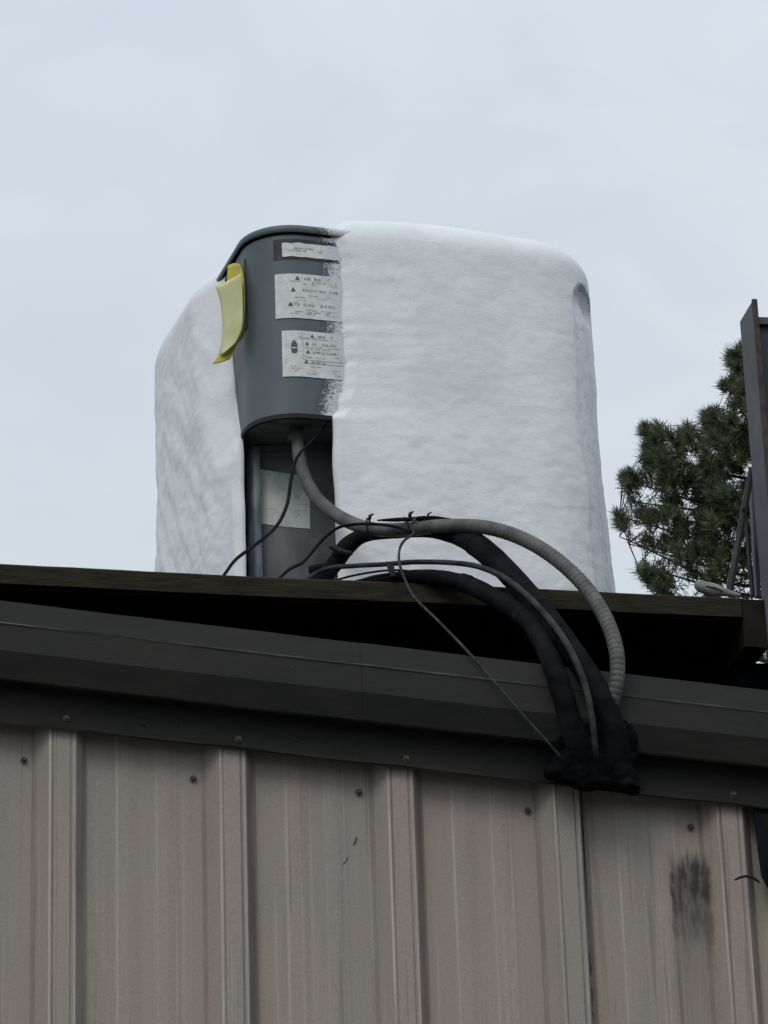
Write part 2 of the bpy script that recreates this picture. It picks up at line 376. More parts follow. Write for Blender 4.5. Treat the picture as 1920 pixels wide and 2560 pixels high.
MRF = noisy(mat('roof_sheet_metal', (0.2, 0.2, 0.2), 0.5, 0.3), (0.03, 0.032, 0.03), (0.06, 0.06, 0.056), 3)[0]

# ------------------------------------------------------------------ ground
g = obj('ground', [(-800, -800, 0), (800, -800, 0), (800, 800, 0), (-800, 800, 0)], [(0, 1, 2, 3)], MGR)
g['kind'] = 'structure'

# ------------------------------------------------------------------ metal building
SL = -0.107                                  # slope of the rake, roof falling to the right
BX0, BX1, BY1 = -3.0, 2.75, 5.0
bld = empty('metal_building', ((BX0+BX1)/2, 0, 0))
tag(bld, 'tan ribbed metal building with dark sloping rake trim below the iced unit', 'building')
kids = []
RIB0, SP = 0.2790, 0.3075                    # centre of a rib, rib spacing
def rib_profile(c):
    """points (x, y) of one rib centred on c, y negative is outwards"""
    return [(c-.052, 0), (c-.026, -.0300), (c-.0235, -.0325), (c-.0195, -.0330), (c-.0170, -.0315), (c-.0145, -.0328),
            (c+.0125, -.0328), (c+.0150, -.0312), (c+.0185, -.0330), (c+.0235, -.0325), (c+.026, -.0300), (c+.046, 0)]
def pan_profile(c):
    """two shallow stiffening flutes in the pan right of the rib at c"""
    r = []
    for d in (0.118, 0.190):
        for q in range(13):
            u = -1+q/6; r.append((c+d+u*.024, -.0030*(0.5+0.5*math.cos(math.pi*u))**0.6))
    return r
def panel(k0, k1, first=False, last=False):
    """sheet from rib k0 to rib k1; it laps over the neighbour's rib"""
    prof = []
    if first: prof.append((BX0, 0))
    for k in range(k0, k1+1):
        c = RIB0+SP*k
        rp = rib_profile(c)
        if k == k0 and not first: rp = [(x, y-0.0016) for x, y in rp]      # lap on top of the neighbour
        prof += rp
        if k < k1: prof += pan_profile(c)
    if last:
        prof += [p for p in pan_profile(RIB0+SP*k1)]+[(BX1, 0)]
    zs = [0.02, 1.2, 2.0, 2.6, 2.9, None]
    V, Fc = [], []
    n = len(prof)
    for z in zs:
        for x, y in prof:
            zz = (3.44+SL*x) if z is None else z
            j = 0.0012*noise.noise(Vector((x*5, 3.1, (zz)*2.2)))
            V.append((x, y+j, zz))
    for i in range(len(zs)-1):
        for k in range(n-1): Fc.append((i*n+k, i*n+k+1, (i+1)*n+k+1, (i+1)*n+k))
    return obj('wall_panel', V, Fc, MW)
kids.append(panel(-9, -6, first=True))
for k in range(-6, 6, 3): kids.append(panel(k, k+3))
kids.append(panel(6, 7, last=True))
kids[0].name = 'wall_panel.010'
# other walls, roof
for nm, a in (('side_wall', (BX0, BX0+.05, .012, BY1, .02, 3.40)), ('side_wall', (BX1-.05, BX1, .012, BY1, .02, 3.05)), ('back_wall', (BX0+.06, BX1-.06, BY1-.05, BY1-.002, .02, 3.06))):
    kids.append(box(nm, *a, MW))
rv, rf = [], []
nx = 60
xs = [BX0-.1+(BX1-BX0+.2)*i/nx for i in range(nx+1)]
for y in (-.07, BY1+.1):
    for x in xs: rv.append((x, y, 3.505+SL*x))
rf = [(i, i+1, nx+2+i, nx+1+i) for i in range(nx)]
kids.append(obj('roof', rv, rf, MRF))
# rake trim: folded sheet, two lengths that lap
TP = [(-.060, 3.574), (-.085, 3.572), (-.1005, 3.5265), (-.1015, 3.5235), (-.1005, 3.520), (-.107, 3.470), (-.0905, 3.4225), (-.0875, 3.420),
      (-.046, 3.4235), (-.0445, 3.418), (-.0445, 3.364), (-.050, 3.3575), (-.0475, 3.3545), (-.0440, 3.358)]
def trim(x0, x1, off):
    n = max(2, int((x1-x0)/0.03)); V, Fc = [], []
    m = len(TP)
    for i in range(n+1):
        x = x0+(x1-x0)*i/n
        for k, (y, z) in enumerate(TP):
            j = 0.0016*noise.noise(Vector((x*4, k*0.7, 0)))+0.0007*noise.noise(Vector((x*22, k*1.3, 5)))
            # hem is pushed out a little over the ribs, sags in between
            sag = 0.0
            if k >= 11:
                ph = ((x-RIB0)/SP) % 1.0
                sag = -0.003*math.sin(math.pi*ph)
            V.append((x, y+j-off, z+SL*x+j+sag))
    for i in range(n):
        for k in range(m-1): Fc.append((i*m+k, i*m+k+1, (i+1)*m+k+1, (i+1)*m+k))
    o = obj('rake_trim', V, Fc, MT)
    # highlight along the fold and the hem, painted in a lighter colour
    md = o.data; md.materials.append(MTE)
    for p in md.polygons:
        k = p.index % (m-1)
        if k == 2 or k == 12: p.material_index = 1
    return o
kids.append(trim(BX0-.05, 0.86, 0.0)); kids.append(trim(0.82, BX1+.05, 0.0018))
# screws
def screw_mesh(r, h):
    V, Fc = [], []
    rings = [(r*1.7, 0), (r*1.7, -h*.25), (r*1.05, -h*.35), (r*.95, -h*.95), (r*.7, -h*1.1)]
    for rr, y in rings:
        for k in range(8):
            a = 2*math.pi*k/8; V.append((rr*math.cos(a), y, rr*math.sin(a)))
    for i in range(len(rings)-1):
        for k in range(8): Fc.append((i*8+k, i*8+(k+1) % 8, (i+1)*8+(k+1) % 8, (i+1)*8+k))
    Fc.append(tuple(32+k for k in range(8)))
    return V, Fc
MSC = noisy(mat('rusty_screw', (0.1, 0.08, 0.06), 0.6, 0.3), (0.03, 0.027, 0.024), (0.13, 0.11, 0.09), 160)[0]
V, Fc = screw_mesh(0.0038, 0.005)
s0 = obj('screw', V, Fc, MSC)
sl = [(0.211, -.004, 3.278), (0.518, -.004, 3.246), (0.822, -.004, 3.223), (1.135, -.004, 3.191), (1.441, -.004, 3.162)]
sl += [(0.285, -.0455, 3.345), (.597, -.0455, 3.309), (.905, -.0455, 3.276), (1.515, -.0455, 3.213), (1.83, -.004, 3.125), (-.09, -.004, 3.31), (-.40, -.004, 3.34)]
for i, p in enumerate(sl):
    s = s0 if i == 0 else s0.copy()
    if i: scn.collection.objects.link(s)
    s.location = p; kids.append(s)
# open screw holes in the trim flange
for x, z in ((0.425, 3.337), (0.703, 3.309), (1.006, 3.272)):
    hv, hf = tube_geo([Vector((x, -.0452, z)), Vector((x, -.0475, z))], [0.0038, 0.0034], 10)
    kids.append(obj('screw_hole', hv, hf, MDARK))
# hanging dark flashing at the right end of the wall
V = []
fo = [(1.553, 3.205), (1.556, 3.115), (1.559, 3.062), (1.573, 3.030), (1.62, 3.00), (1.70, 3.05), (1.715, 3.18)]
V = [(x, -.042, z) for i, (x, z) in enumerate(fo)]+[(x, -.036, z) for i, (x, z) in enumerate(fo)]
n = len(fo)
Fc = [tuple(range(n)), tuple(range(2*n-1, n-1, -1))]+[(i, i+n, (i+1) % n+n, (i+1) % n) for i in range(n)]
MFL = noisy(mat('dark_teal_flashing', (0.02, 0.027, 0.03), 0.85, spec=0.1), (0.004, 0.006, 0.0075), (0.010, 0.013, 0.015), 20, (1, 1, .4))[0]
kids.append(obj('loose_flashing', V, Fc, MFL))
# scratch mark in the paint
for L, r, m_ in (([(770, 1806), (769, 1814), (763, 1826)], .0011, mat('red_scratch', (0.10, 0.02, 0.015), .8)), ([(752, 1850), (746, 1862), (735, 1870), (729, 1872)], .0007, MSC)):
    pts, rad = path([(x, y, -.0015, r) for x, y in L], .003)
    rad = [q*(0.35+math.sin(math.pi*i/(len(rad)-1))) for i, q in enumerate(rad)]
    V, Fc = tube_geo(pts, rad, 5); kids.append(obj('scratch', V, Fc, m_))
# black sealant lump where the lines enter
bm = bmesh.new()
random.seed(4)
blobs = [(1270, 1620, .045, .06), (1300, 1650, .055, .05), (1250, 1670, .045, .03), (1330, 1672, .042, .028), (1215, 1655, .022, .024), (1345, 1610, .028, .06),
         (1356, 1698, .024, .009), (1285, 1692, .042, .012), (1196, 1668, .016, .012), (1205, 1610, .008, .016), (1300, 1575, .020, .04), (1372, 1706, .010, .005), (1225, 1625, .02, .03)]
for x, y, rx, rz in blobs:
    c = aty(x, y, -.088)
    bmesh.ops.create_icosphere(bm, subdivisions=3, radius=1.0, matrix=Matrix.Translation(c) @ Matrix.Diagonal((rx, .026, rz, 1)))
me = bpy.data.meshes.new('sealant_lump'); bm.to_mesh(me); bm.free()
sea = bpy.data.objects.new('sealant_lump', me); scn.collection.objects.link(sea); me.materials.append(MSEAL)
rm = sea.modifiers.new('r', 'REMESH'); rm.mode = 'VOXEL'; rm.voxel_size = 0.0035; rm.use_smooth_shade = True
bake(sea)
for v in sea.data.vertices:
    nn = noise.fractal(v.co*26, 1.0, 2.0, 4)
    v.co += v.normal*(nn*0.008)
sea.data.materials.clear(); sea.data.materials.append(MSEAL); kids.append(sea)
keep(bld, kids)

# ------------------------------------------------------------------ timber platform
plat = empty('timber_platform', (0.7, .2, 3.5))
tag(plat, 'dark timber equipment platform on the roof carrying the iced air conditioner', 'platform')
kids = []
def plank(name, x0, x1, y0, y1, z0, z1, mat_, seed=0):
    n = 60; V, Fc = [], []
    for i in range(n+1):
        x = x0+(x1-x0)*i/n
        wz = .0125-.0285*x+0.0022*noise.noise(Vector((x*2.3, seed, 0)))+0.0008*noise.noise(Vector((x*14, seed, 3)))
        wy = 0.0015*noise.noise(Vector((x*5, seed, 9)))
        for y, z in ((y0, z0), (y0, z1-.003), (y0+.003, z1), (y1, z1), (y1, z0)): V.append((x, y+wy, z+wz))
        if i:
            for k in range(5): Fc.append(((i-1)*5+k, (i-1)*5+(k+1) % 5, i*5+(k+1) % 5, i*5+k))
    Fc += [(0, 1, 2, 3, 4), (n*5+4, n*5+3, n*5+2, n*5+1, n*5)]
    return obj(name, V, Fc, mat_)
kids.append(plank('front_board', -1.3, 1.613, .150, .292, 3.664, 3.704, MWD, 1))
for i in range(8):
    kids.append(plank('deck_board', -1.3, 1.613, .297+i*.147, .297+i*.147+.142, 3.664, 3.702, MWD, 2+i))
kids.append(box('shade_joist', -1.3, 1.600, .40, .44, 3.3525, 3.6675, MBL, slope=-.0285))  # joist blackened to fill the shaded gap below the board
kids.append(box('shade_joist', -1.3, 1.600, 1.42, 1.46, 3.4625, 3.6725, MBL, slope=-.0285))
kids.append(box('shade_sheet', -1.3, 1.612, .158, 1.45, 3.6690, 3.6740, MBL, slope=-.0285))  # added black sheet, paints the shade on the deck underside
kids.append(box('end_block', 1.6145, 1.662, .152, 1.48, 3.6155, 3.7155, MWDK, bev=.002, slope=-.0285))
kids.append(box('shade_block', 1.6155, 1.698, .24, 1.40, 3.20, 3.566, MBL))  # added black block for the dark gap past the board end
keep(plat, kids)

# ------------------------------------------------------------------ air conditioner
ROT = math.radians(9); O2 = Vector((.70, .43, 0))
ea = Vector((math.cos(ROT), math.sin(ROT), 0)); eb = Vector((-math.sin(ROT), math.cos(ROT), 0))
Wd, Dp, ZT, ZB = .76, .84, 4.602, 3.690
RN, RF = .105, .15
def build_perimeter():
    pts = []
    def arc(cx, cy, r, a0, a1, n=24):
        for i in range(n+1):
            a = math.radians(a0+(a1-a0)*i/n); pts.append((cx+r*math.cos(a), cy+r*math.sin(a), math.cos(a), math.sin(a)))
    arc(RN, RN, RN, 225, 270)
    arc(Wd-RF, RF, RF, 270, 360); arc(Wd-RF, Dp-RF, RF, 0, 90); arc(RF, Dp-RF, RF, 90, 180)
    arc(RN, RN, RN, 180, 225)
    s = [0.0]
    for i in range(1, len(pts)): s.append(s[-1]+math.hypot(pts[i][0]-pts[i-1][0], pts[i][1]-pts[i-1][1]))
    return np.array(pts), np.array(s)
PER, SS = build_perimeter(); LP = SS[-1]
def per(s, off=0.0, z=0.0):
    s = s % LP
    a, bq, nx_, ny_ = [np.interp(s, SS, PER[:, k]) for k in range(4)]
    q = math.hypot(nx_, ny_); nx_ /= q; ny_ /= q
    return O2+ea*(a+nx_*off)+eb*(bq+ny_*off)+Vector((0, 0, z))
def uv(px, py, s0=-.35, s1=.85):
    """surface parameters (s, z) of the cabinet skin seen at a measured point"""
    best = None
    lo, hi, zl, zh, n = s0, s1, 3.7, 4.62, 40
    for it in range(4):
        for i in range(n+1):
            s = lo+(hi-lo)*i/n
            p = per(s)
            for j in range(2):
                # solve z for given s along vertical
                z = zl+(zh-zl)*j
                pass
            pa, pb = proj(p+Vector((0, 0, 3.7))), proj(p+Vector((0, 0, 4.6)))
            tt = (py-pa[1])/(pb[1]-pa[1]); x = pa[0]+(pb[0]-pa[0])*tt
            e = abs(x-px)
            if best is None or e < best[0]: best = (e, s, 3.7+.9*tt)
        d = (hi-lo)/n*1.5; lo, hi = best[1]-d, best[1]+d
    return best[1], best[2]
ac = empty('air_conditioner', (1.02, .86, 3.704))
tag(ac, 'outdoor air conditioner buried in thick white frost with its grey-green control corner bare', 'air conditioner')
kids = []
# frost borders from the photo (front side and left side)
FB = [uv(*q) for q in ((716, 486), (726, 530), (733, 570), (736, 640), (739, 720), (743, 800), (741, 845), (728, 878))]
FB = [(s, z) for s, z in FB]
fz = sorted([(z, s) for s, z in FB]); print('front border', [(round(z, 3), round(s, 3)) for z, s in fz])
s_low = uv(719, 960)[0]
LB = sorted([(z, s-LP if s > LP/2 else s) for s, z in [uv(*q, -.6, .1) for q in ((487, 592), (500, 740), (512, 870), (521, 940), (524, 1000), (527, 1120), (529, 1235))]])
print('left border', [(round(z, 3), round(s, 3)) for z, s in LB])
SA_LOW = s_low; print('low', s_low)
ZCB = 4.163                                   # underside of the control box
def sa(z):
    if z < ZCB-.0: return SA_LOW + .004*noise.noise(Vector((z*9, 0, 0)))
    v = float(np.interp(z, [q[0] for q in fz], [q[1] for q in fz]))
    k = min(1, max(0, (z-ZCB)/.02)); v = SA_LOW*(1-k)+v*k
    return v+.007*noise.noise(Vector((z*14, 0, 0)))+.0045*noise.noise(Vector((z*60, 0, 4)))+.0025*noise.noise(Vector((z*170, 0, 9)))
def sbd(z):
    return float(np.interp(z, [q[0] for q in LB], [q[1] for q in LB]))+.005*noise.noise(Vector((z*12, 7, 0)))
# perimeter surface patch helper
def patch(name, s0, s1, z0, z1, off, mat_, ns=24, nz=6, thick=0.0, front=None, ragged=None):
    V, Fc = [], []
    for j in range(nz+1):
        z = z0+(z1-z0)*j/nz
        for i in range(ns+1):
            s = s0+(s1-s0)*i/ns
            if ragged and i == 0: s += ragged*(noise.noise(Vector((z*70, 1, 0))))
            zz = z
            if ragged and j in (0, nz): zz += ragged*.5*noise.noise(Vector((s*60, j, 0)))
            V.append(per(s, off, zz))
    m = ns+1
    for j in range(nz):
        for i in range(ns): Fc.append((j*m+i, j*m+i+1, (j+1)*m+i+1, (j+1)*m+i))
    if thick:
        n0 = len(V)
        V2 = []
        for j in range(nz+1):
            for i in range(ns+1):
                s = s0+(s1-s0)*i/ns; z = z0+(z1-z0)*j/nz
                V2.append(per(s, off-thick, z))
        V += V2
        Fc += [tuple(n0+q for q in f[::-1]) for f in list(Fc)]
        bd = [i for i in range(m)]+[j*m+ns for j in range(1, nz+1)]+[nz*m+i for i in range(ns-1, -1, -1)]+[j*m for j in range(nz-1, 0, -1)]
        for k in range(len(bd)):
            a_, b_ = bd[k], bd[(k+1) % len(bd)]
            Fc.append((a_, a_+n0, b_+n0, b_))
    o = obj(name, V, Fc, mat_, smooth=not thick)
    at_ = o.data.attributes.new('frost', 'FLOAT', 'POINT')
    vals = []
    for v in o.data.vertices:
        vals.append(frostval(v.co))
    at_.data.foreach_set('value', vals)
    return o
def local(co):
    d = Vector(co)-O2; return d.dot(ea), d.dot(eb)
def frostval(co):
    a_, b_ = local(co)
    s = a_-RN+SS[24] if a_ > RN and b_ < .05 else 0.0
    # distance left of the frost edge along the front
    f1 = 1-(sa(co.z)-s)/.055 if s > 0 else 0
    return max(0.0, min(1.0, f1))
S_L, S_R = -.262, .40
kids.append(patch('control_cover', S_L, S_R, ZCB, 4.572, 0, MCAB, 90, 30, thick=.002))
# rolled lip, coloured black as the shadow line along the bottom of the cover
kids.append(patch('cover_lip', S_L, S_R, ZCB-.009, ZCB+.001, .001, MDARK, 90, 2, thick=.008))
kids.append(patch('cap_seam', S_L, S_R, 4.568, 4.5775, -.0015, MDARK, 90, 2, thick=.004))
# top cap rim (a rounded ring plus lid)
V, Fc = [], []
prof = [(.006, 4.5765), (.0085, 4.579), (.0085, 4.588), (.006, 4.593), (0, 4.596), (-.03, 4.597), (-.10, 4.598)]
nn_ = 160
for i in range(nn_):
    for off, z in prof: V.append(per(LP*i/nn_, off, z))
m = len(prof)
for i in range(nn_):
    i2 = (i+1) % nn_
    for k in range(m-1): Fc.append((i*m+k, i2*m+k, i2*m+k+1, i*m+k+1))
Fc.append(tuple(i*m+m-1 for i in range(nn_)))
top = obj('top_cap', V, Fc, MCAB, smooth=True)
at_ = top.data.attributes.new('frost', 'FLOAT', 'POINT'); at_.data.foreach_set('value', [frostval(v.co)*.9 for v in top.data.vertices])
kids.append(top)
# underside of the control box, recess walls
P1, P2 = Vector((.700, .625, 0)), Vector((.905, .603, 0))
V = []
n = 40
for i in range(n+1):
    V.append(per(S_L+(SA_LOW+.03-S_L)*i/n, -.003, ZCB+.001))
V += [P2+Vector((0, 0, ZCB+.001)), P1+Vector((0, 0, ZCB+.001))]
kids.append(obj('box_underside', V, [tuple(range(len(V)))], MUND))
def wallquad(name, a_, b_, z0, z1, mt, th=.003):
    d = (b_-a_).normalized(); nrm_ = Vector((d.y, -d.x, 0))*th
    V = [a_, b_, b_-nrm_, a_-nrm_]
    V = [v+Vector((0, 0, z0)) for v in V]+[v+Vector((0, 0, z1)) for v in V]
    return obj(name, V, [(0, 1, 5, 4), (1, 2, 6, 5), (2, 3, 7, 6), (3, 0, 4, 7), (0, 3, 2, 1), (4, 5, 6, 7)], mt)
kids.append(wallquad('recess_panel', P1, P2, ZB, ZCB, MREC))
kids.append(wallquad('recess_flange', P1+Vector((.01, -.006, 0)), P2+Vector((-.01, -.006, 0)), ZCB-.014, ZCB-.002, MREC, .004))
sr = per(SA_LOW+.012)
kids.append(wallquad('recess_side', P2+Vector((-.028, 0, 0)), sr, ZB, ZCB-.001, MDARK))
# rounded corner post left of the recess
pl = []
for i in range(11):
    a_ = math.pi*(1.0+0.62*i/10)
    pl.append((.7145+.022*math.cos(a_), .622+.026*math.sin(a_)))
V, Fc = [], []
zz = [ZB+i*(ZCB-.012-ZB)/20 for i in range(21)]
for z in zz:
    for x, y in pl: V.append((x+.0015*noise.noise(Vector((x*30, y*30, z*9))), y, z))
for j in range(20):
    for i in range(10): Fc.append((j*11+i, j*11+i+1, (j+1)*11+i+1, (j+1)*11+i))
kids.append(obj('corner_post', V, Fc, MPOST, smooth=True))
jv, jf = [], []
bm = bmesh.new(); bmesh.ops.create_icosphere(bm, subdivisions=2, radius=1, matrix=Matrix.Translation((.692, .615, ZCB-.008)) @ Matrix.Diagonal((.009, .012, .018, 1)))
me = bpy.data.meshes.new('corner_bolt'); bm.to_mesh(me); bm.free(); me.materials.append(MDARK)
jo = bpy.data.objects.new('corner_bolt', me); scn.collection.objects.link(jo); kids.append(jo)
# base pan and inner cabinet (behind the frost)
V, Fc = [], []
for i in range(120):
    V.append(per(LP*i/120, -.004, 3.700))
for i in range(120): V.append(per(LP*i/120, -.004, 3.745))
Fc = [(i, (i+1) % 120, 120+(i+1) % 120, 120+i) for i in range(120)]+[tuple(range(119, -1, -1)), tuple(range(120, 240))]
kids.append(obj('base_pan', V, Fc, MREC))
for fa, fb in ((.10, .10), (.66, .10), (.10, .74), (.66, .74)):
    c_ = O2+ea*fa+eb*fb
    kids.append(box('foot', c_.x-.03, c_.x+.03, c_.y-.03, c_.y+.03, 3.718-.0285*c_.x, 3.699, MDARK))
V, Fc = [], []
s_from, s_to = SA_LOW+.02, LP+LB[0][1]-.01
for i in range(121):
    s = s_from+(s_to-s_from)*i/120
    V.append(per(s, -.002, 3.746)); V.append(per(s, -.002, 4.575))
    if i: Fc.append((2*i-2, 2*i, 2*i+1, 2*i-1))
kids.append(obj('coil_housing', V, Fc, MDARK))

# stickers
def quad_uv(pl, pr, yt, yb):
    s0_, zt = uv(pl, yt); _, zb = uv(pl, yb); s1_ = uv(pr, (yt+yb)/2)[0]
    return s0_, s1_, zb, zt
q1 = quad_uv(590, 745, 521, 567)
sl_ = patch('nameplate_slot', q1[0], q1[1], q1[2], q1[3], .0008, MSLOT, 16, 4); kids.append(sl_)
sp_ = q1
q = quad_uv(609, 742, 528, 559)
st_a = patch('nameplate_sticker', q[0], q[1], q[2], q[3], .0022, MST, 20, 8, ragged=.004); kids.append(st_a)
q2 = quad_uv(594, 752, 599, 698)
st_b = patch('warning_sticker', q2[0], q2[1], q2[2], q2[3], .0018, MST, 20, 8); kids.append(st_b)
q3 = quad_uv(609, 755, 724, 825)
st_c = patch('warning_sticker', q3[0], q3[1], q3[2], q3[3], .0018, MST, 20, 8); kids.append(st_c)
st_c['label'] = 'white sticker with small black pictogram and warning triangles'
st_b['label'] = 'larger white sticker with three faded warning triangles'
def printed(parent_, name, items, mat_, off=.0026):
    """items: ('bar', s0, s1, z0, z1) or ('tri', s, z, size)"""
    V, Fc = [], []
    for it in items:
        n0 = len(V)
        if it[0] == 'bar':
            _, a_, b_, c_, d_ = it
            k = 3
            for i in range(k+1):
                s = a_+(b_-a_)*i/k; V += [per(s, off, c_), per(s, off, d_)]
            for i in range(k): Fc.append((n0+2*i, n0+2*i+2, n0+2*i+3, n0+2*i+1))
        else:
            _, s, z, h = it
            V += [per(s-h*.6, off, z-h*.5), per(s+h*.6, off, z-h*.5), per(s, off, z+h*.6)]; Fc.append((n0, n0+1, n0+2))
    o = obj(name, V, Fc, mat_); o.parent = parent_; o['kind'] = 'stuff'
    return o
random.seed(11)
def lines(s0_, s1_, zs_, dens=.75, h=.0016, word=(.004, .013), jitter=.0):
    it = []
    for z in zs_:
        s = s0_+random.random()*.004
        while s < s1_:
            l = random.uniform(*word)
            if random.random() < dens: it.append(('bar', s, min(s+l, s1_), z-h/2, z+h/2))
            s += l+random.uniform(.0015, .004)
    return it
def sm(q, fx, fy): return q[0]+(q[1]-q[0])*fx, q[3]+(q[2]-q[3])*fy
printed(st_a, 'print', lines(q[0]+.012, q[0]+.085, [sm(q, 0, f)[1] for f in (.38, .55)], .7, .0025), MPR, .0030)
# sticker 2: three headings
its, itd = [], []
for fx, fy, x2 in ((.30, .10, .62), (.24, .36, .85), (.20, .69, .80)):
    s, z = sm(q2, fx, fy); itd.append(('tri', s, z, .0085))
    its += lines(s+.011, sm(q2, x2, 0)[0], [z], .9, .0048, (.003, .007))
    if fy > .1: its += lines(sm(q2, .24, 0)[0], sm(q2, .8, 0)[0], [z-.012, z-.0175], .6, .0013)
its += lines(sm(q2, .18, 0)[0], sm(q2, .85, 0)[0], [sm(q2, 0, f)[1] for f in (.17, .22, .85, .90)], .6, .0013)
printed(st_b, 'print', its, MPR); printed(st_b, 'warning_triangles', itd, MPRD, .0028)
its, itd = [], []
s, z = sm(q3, .175, .34)
for a_, b_, c_, d_ in ((-.0062, .0062, -.013, .006), (-.0045, .0045, -.016, -.013), (-.0040, .0040, .006, .0105), (-.002, .002, .0105, .013)):
    itd.append(('bar', s+a_, s+b_, z+c_, z+d_))
white = printed(st_c, 'pictogram_slot', [('bar', s-.0052, s+.0052, z-.0058, z-.0035)], MST, .0032)
for fx, fy, x2 in ((.44, .10, .75), (.36, .27, .80), (.37, .45, .82), (.34, .67, .65)):
    s2, z2 = sm(q3, fx, fy); itd.append(('tri', s2, z2, .0068)); its += lines(s2+.009, sm(q3, x2, 0)[0], [z2], .95, .0042, (.004, .010))
its += lines(sm(q3, .31, 0)[0], sm(q3, .85, 0)[0], [sm(q3, 0, f)[1] for f in (.16, .34, .38, .53, .57)], .6, .0012)
its += [('bar', q3[0]+.006, sm(q3, .9, 0)[0], sm(q3, 0, f)[1]-.0005, sm(q3, 0, f)[1]+.0005) for f in (.63, .70)]
its += [('bar', sm(q3, .295, 0)[0], sm(q3, .30, 0)[0], sm(q3, 0, .62)[1], sm(q3, 0, .04)[1])]
its += lines(sm(q3, .1, 0)[0], sm(q3, .85, 0)[0], [sm(q3, 0, f)[1] for f in (.77, .82, .87, .92)], .35, .0011)
its += [('bar', q3[0]+.008+.004*i, q3[0]+.0095+.004*i, z+.002-.004*i, z+.0045-.004*i) for i in range(3)]
printed(st_c, 'print', its, MPR); printed(st_c, 'warning_triangles', itd, MPRD, .0028)

# old sticker on the recess panel
dR = (P2-P1).normalized(); nR = Vector((dR.y, -dR.x, 0))
def onrec(px, py, off):
    # intersect the view ray with the recess plane
    d = ray(px, py); k = ((P1+nR*off)-CAM).dot(nR)/d.dot(nR); return CAM+d*k
edge = [(557, 1013), (668, 1030), (670, 1142), (615, 1138), (560, 1130), (563, 1116), (559, 1098), (561, 1080), (566, 1068), (559, 1052), (561, 1035)]
V = [onrec(x, y, .0015) for x, y in edge]+[onrec(x, y, .0003) for x, y in edge]
n = len(edge)
rs = obj('rating_sticker', V, [tuple(range(n))]+[(i, i+n, (i+1) % n+n, (i+1) % n) for i in range(n)], MST2); kids.append(rs)
rs.data.attributes.new('frost', 'FLOAT', 'POINT')
V, Fc = [], []
for y0_ in (1026, 1042, 1049, 1062, 1076, 1090, 1104, 1112, 1118):
    x = 634+random.random()*3
    while x < 664:
        l = random.uniform(3, 9)
        h = 3.2 if y0_ in (1042, 1076) else 1.5
        if random.random() < .7:
            n0 = len(V); V += [onrec(x, y0_, .0021), onrec(min(x+l, 665), y0_, .0021), onrec(min(x+l, 665), y0_-h, .0021), onrec(x, y0_-h, .0021)]; Fc.append((n0, n0+1, n0+2, n0+3))
        x += l+1.5
pr = obj('print', V, Fc, MPR); pr.parent = rs; pr['kind'] = 'stuff'
# dark pad behind the yellow tag
e = [(509, 577), (531, 562), (532, 640), (534, 716), (524, 735), (501, 764), (499, 745)]
V = []
for x, y in e:
    s, z = uv(x, y, -.3, .1); V.append((s, z))
pad = obj('dark_pad', [per(s, .0015, z) for s, z in V]+[per(s, .0002, z) for s, z in V], [tuple(range(len(V)))]+[(i, i+7, (i+1) % 7+7, (i+1) % 7) for i in range(7)], MSLOT); kids.append(pad)

# conduit fitting under the box
cf = aty(640, 912, .520); cfx, cfy = cf.x, cf.y
def lathe(name, prof, cx, cy, mt, seg=20):
    V, Fc = [], []
    for r, z in prof:
        for k in range(seg):
            a = 2*math.pi*k/seg; V.append((cx+r*math.cos(a), cy+r*math.sin(a), z))
    for i in range(len(prof)-1):
        for k in range(seg): Fc.append((i*seg+k, i*seg+(k+1) % seg, (i+1)*seg+(k+1) % seg, (i+1)*seg+k))
    Fc += [tuple(range(seg)), tuple((len(prof)-1)*seg+k for k in range(seg-1, -1, -1))]
    return obj(name, V, Fc, mt, smooth=False)
z_ = ZCB
fit = lathe('conduit_fitting', [(.0155, z_), (.0155, z_-.008), (.0125, z_-.010), (.0125, z_-.014), (.0165, z_-.017), (.0195, z_-.020), (.0200, z_-.030), (.0185, z_-.0335)], cfx, cfy, MCON); kids.append(fit)
kids.append(lathe('fitting_ring', [(.0188, z_-.0335), (.0188, z_-.038), (.014, z_-.039)], cfx, cfy, MDARK))

# frost shell
NCOL, NT = 620, 0
T0 = .034
rows = [('side', ZB-.004+(ZT-.045-ZB)*j/125) for j in range(126)]
for j in range(1, 15): rows.append(('arc', j/14))
for j in range(1, 30): rows.append(('top', j/29))
cen = O2+ea*Wd*.5+eb*Dp*.5
def smooth01(x): x = max(0., min(1., x)); return x*x*(3-2*x)
s_corner = SS[24]+(Wd-RN-RF)+RF*math.pi/4          # middle of the front right corner
s_left0 = LP-.70
def hookmask(s, z):
    s = s+.009*noise.noise(Vector((z*7, s*6, 2)))+.004*noise.noise(Vector((z*26, s*20, 5)))
    z = z+.010*noise.noise(Vector((s*22, 3, z*9)))
    """1 inside the sunken strip along the right front corner post"""
    w_ = .047
    zt = 4.530-.045*abs((s-s_corner-.006)/.045)**2.5
    m1 = smooth01((w_-abs(s-s_corner-.006))/.016)
    m2 = smooth01((zt-z)/.014)
    return m1*m2
V = []; TH_ = []
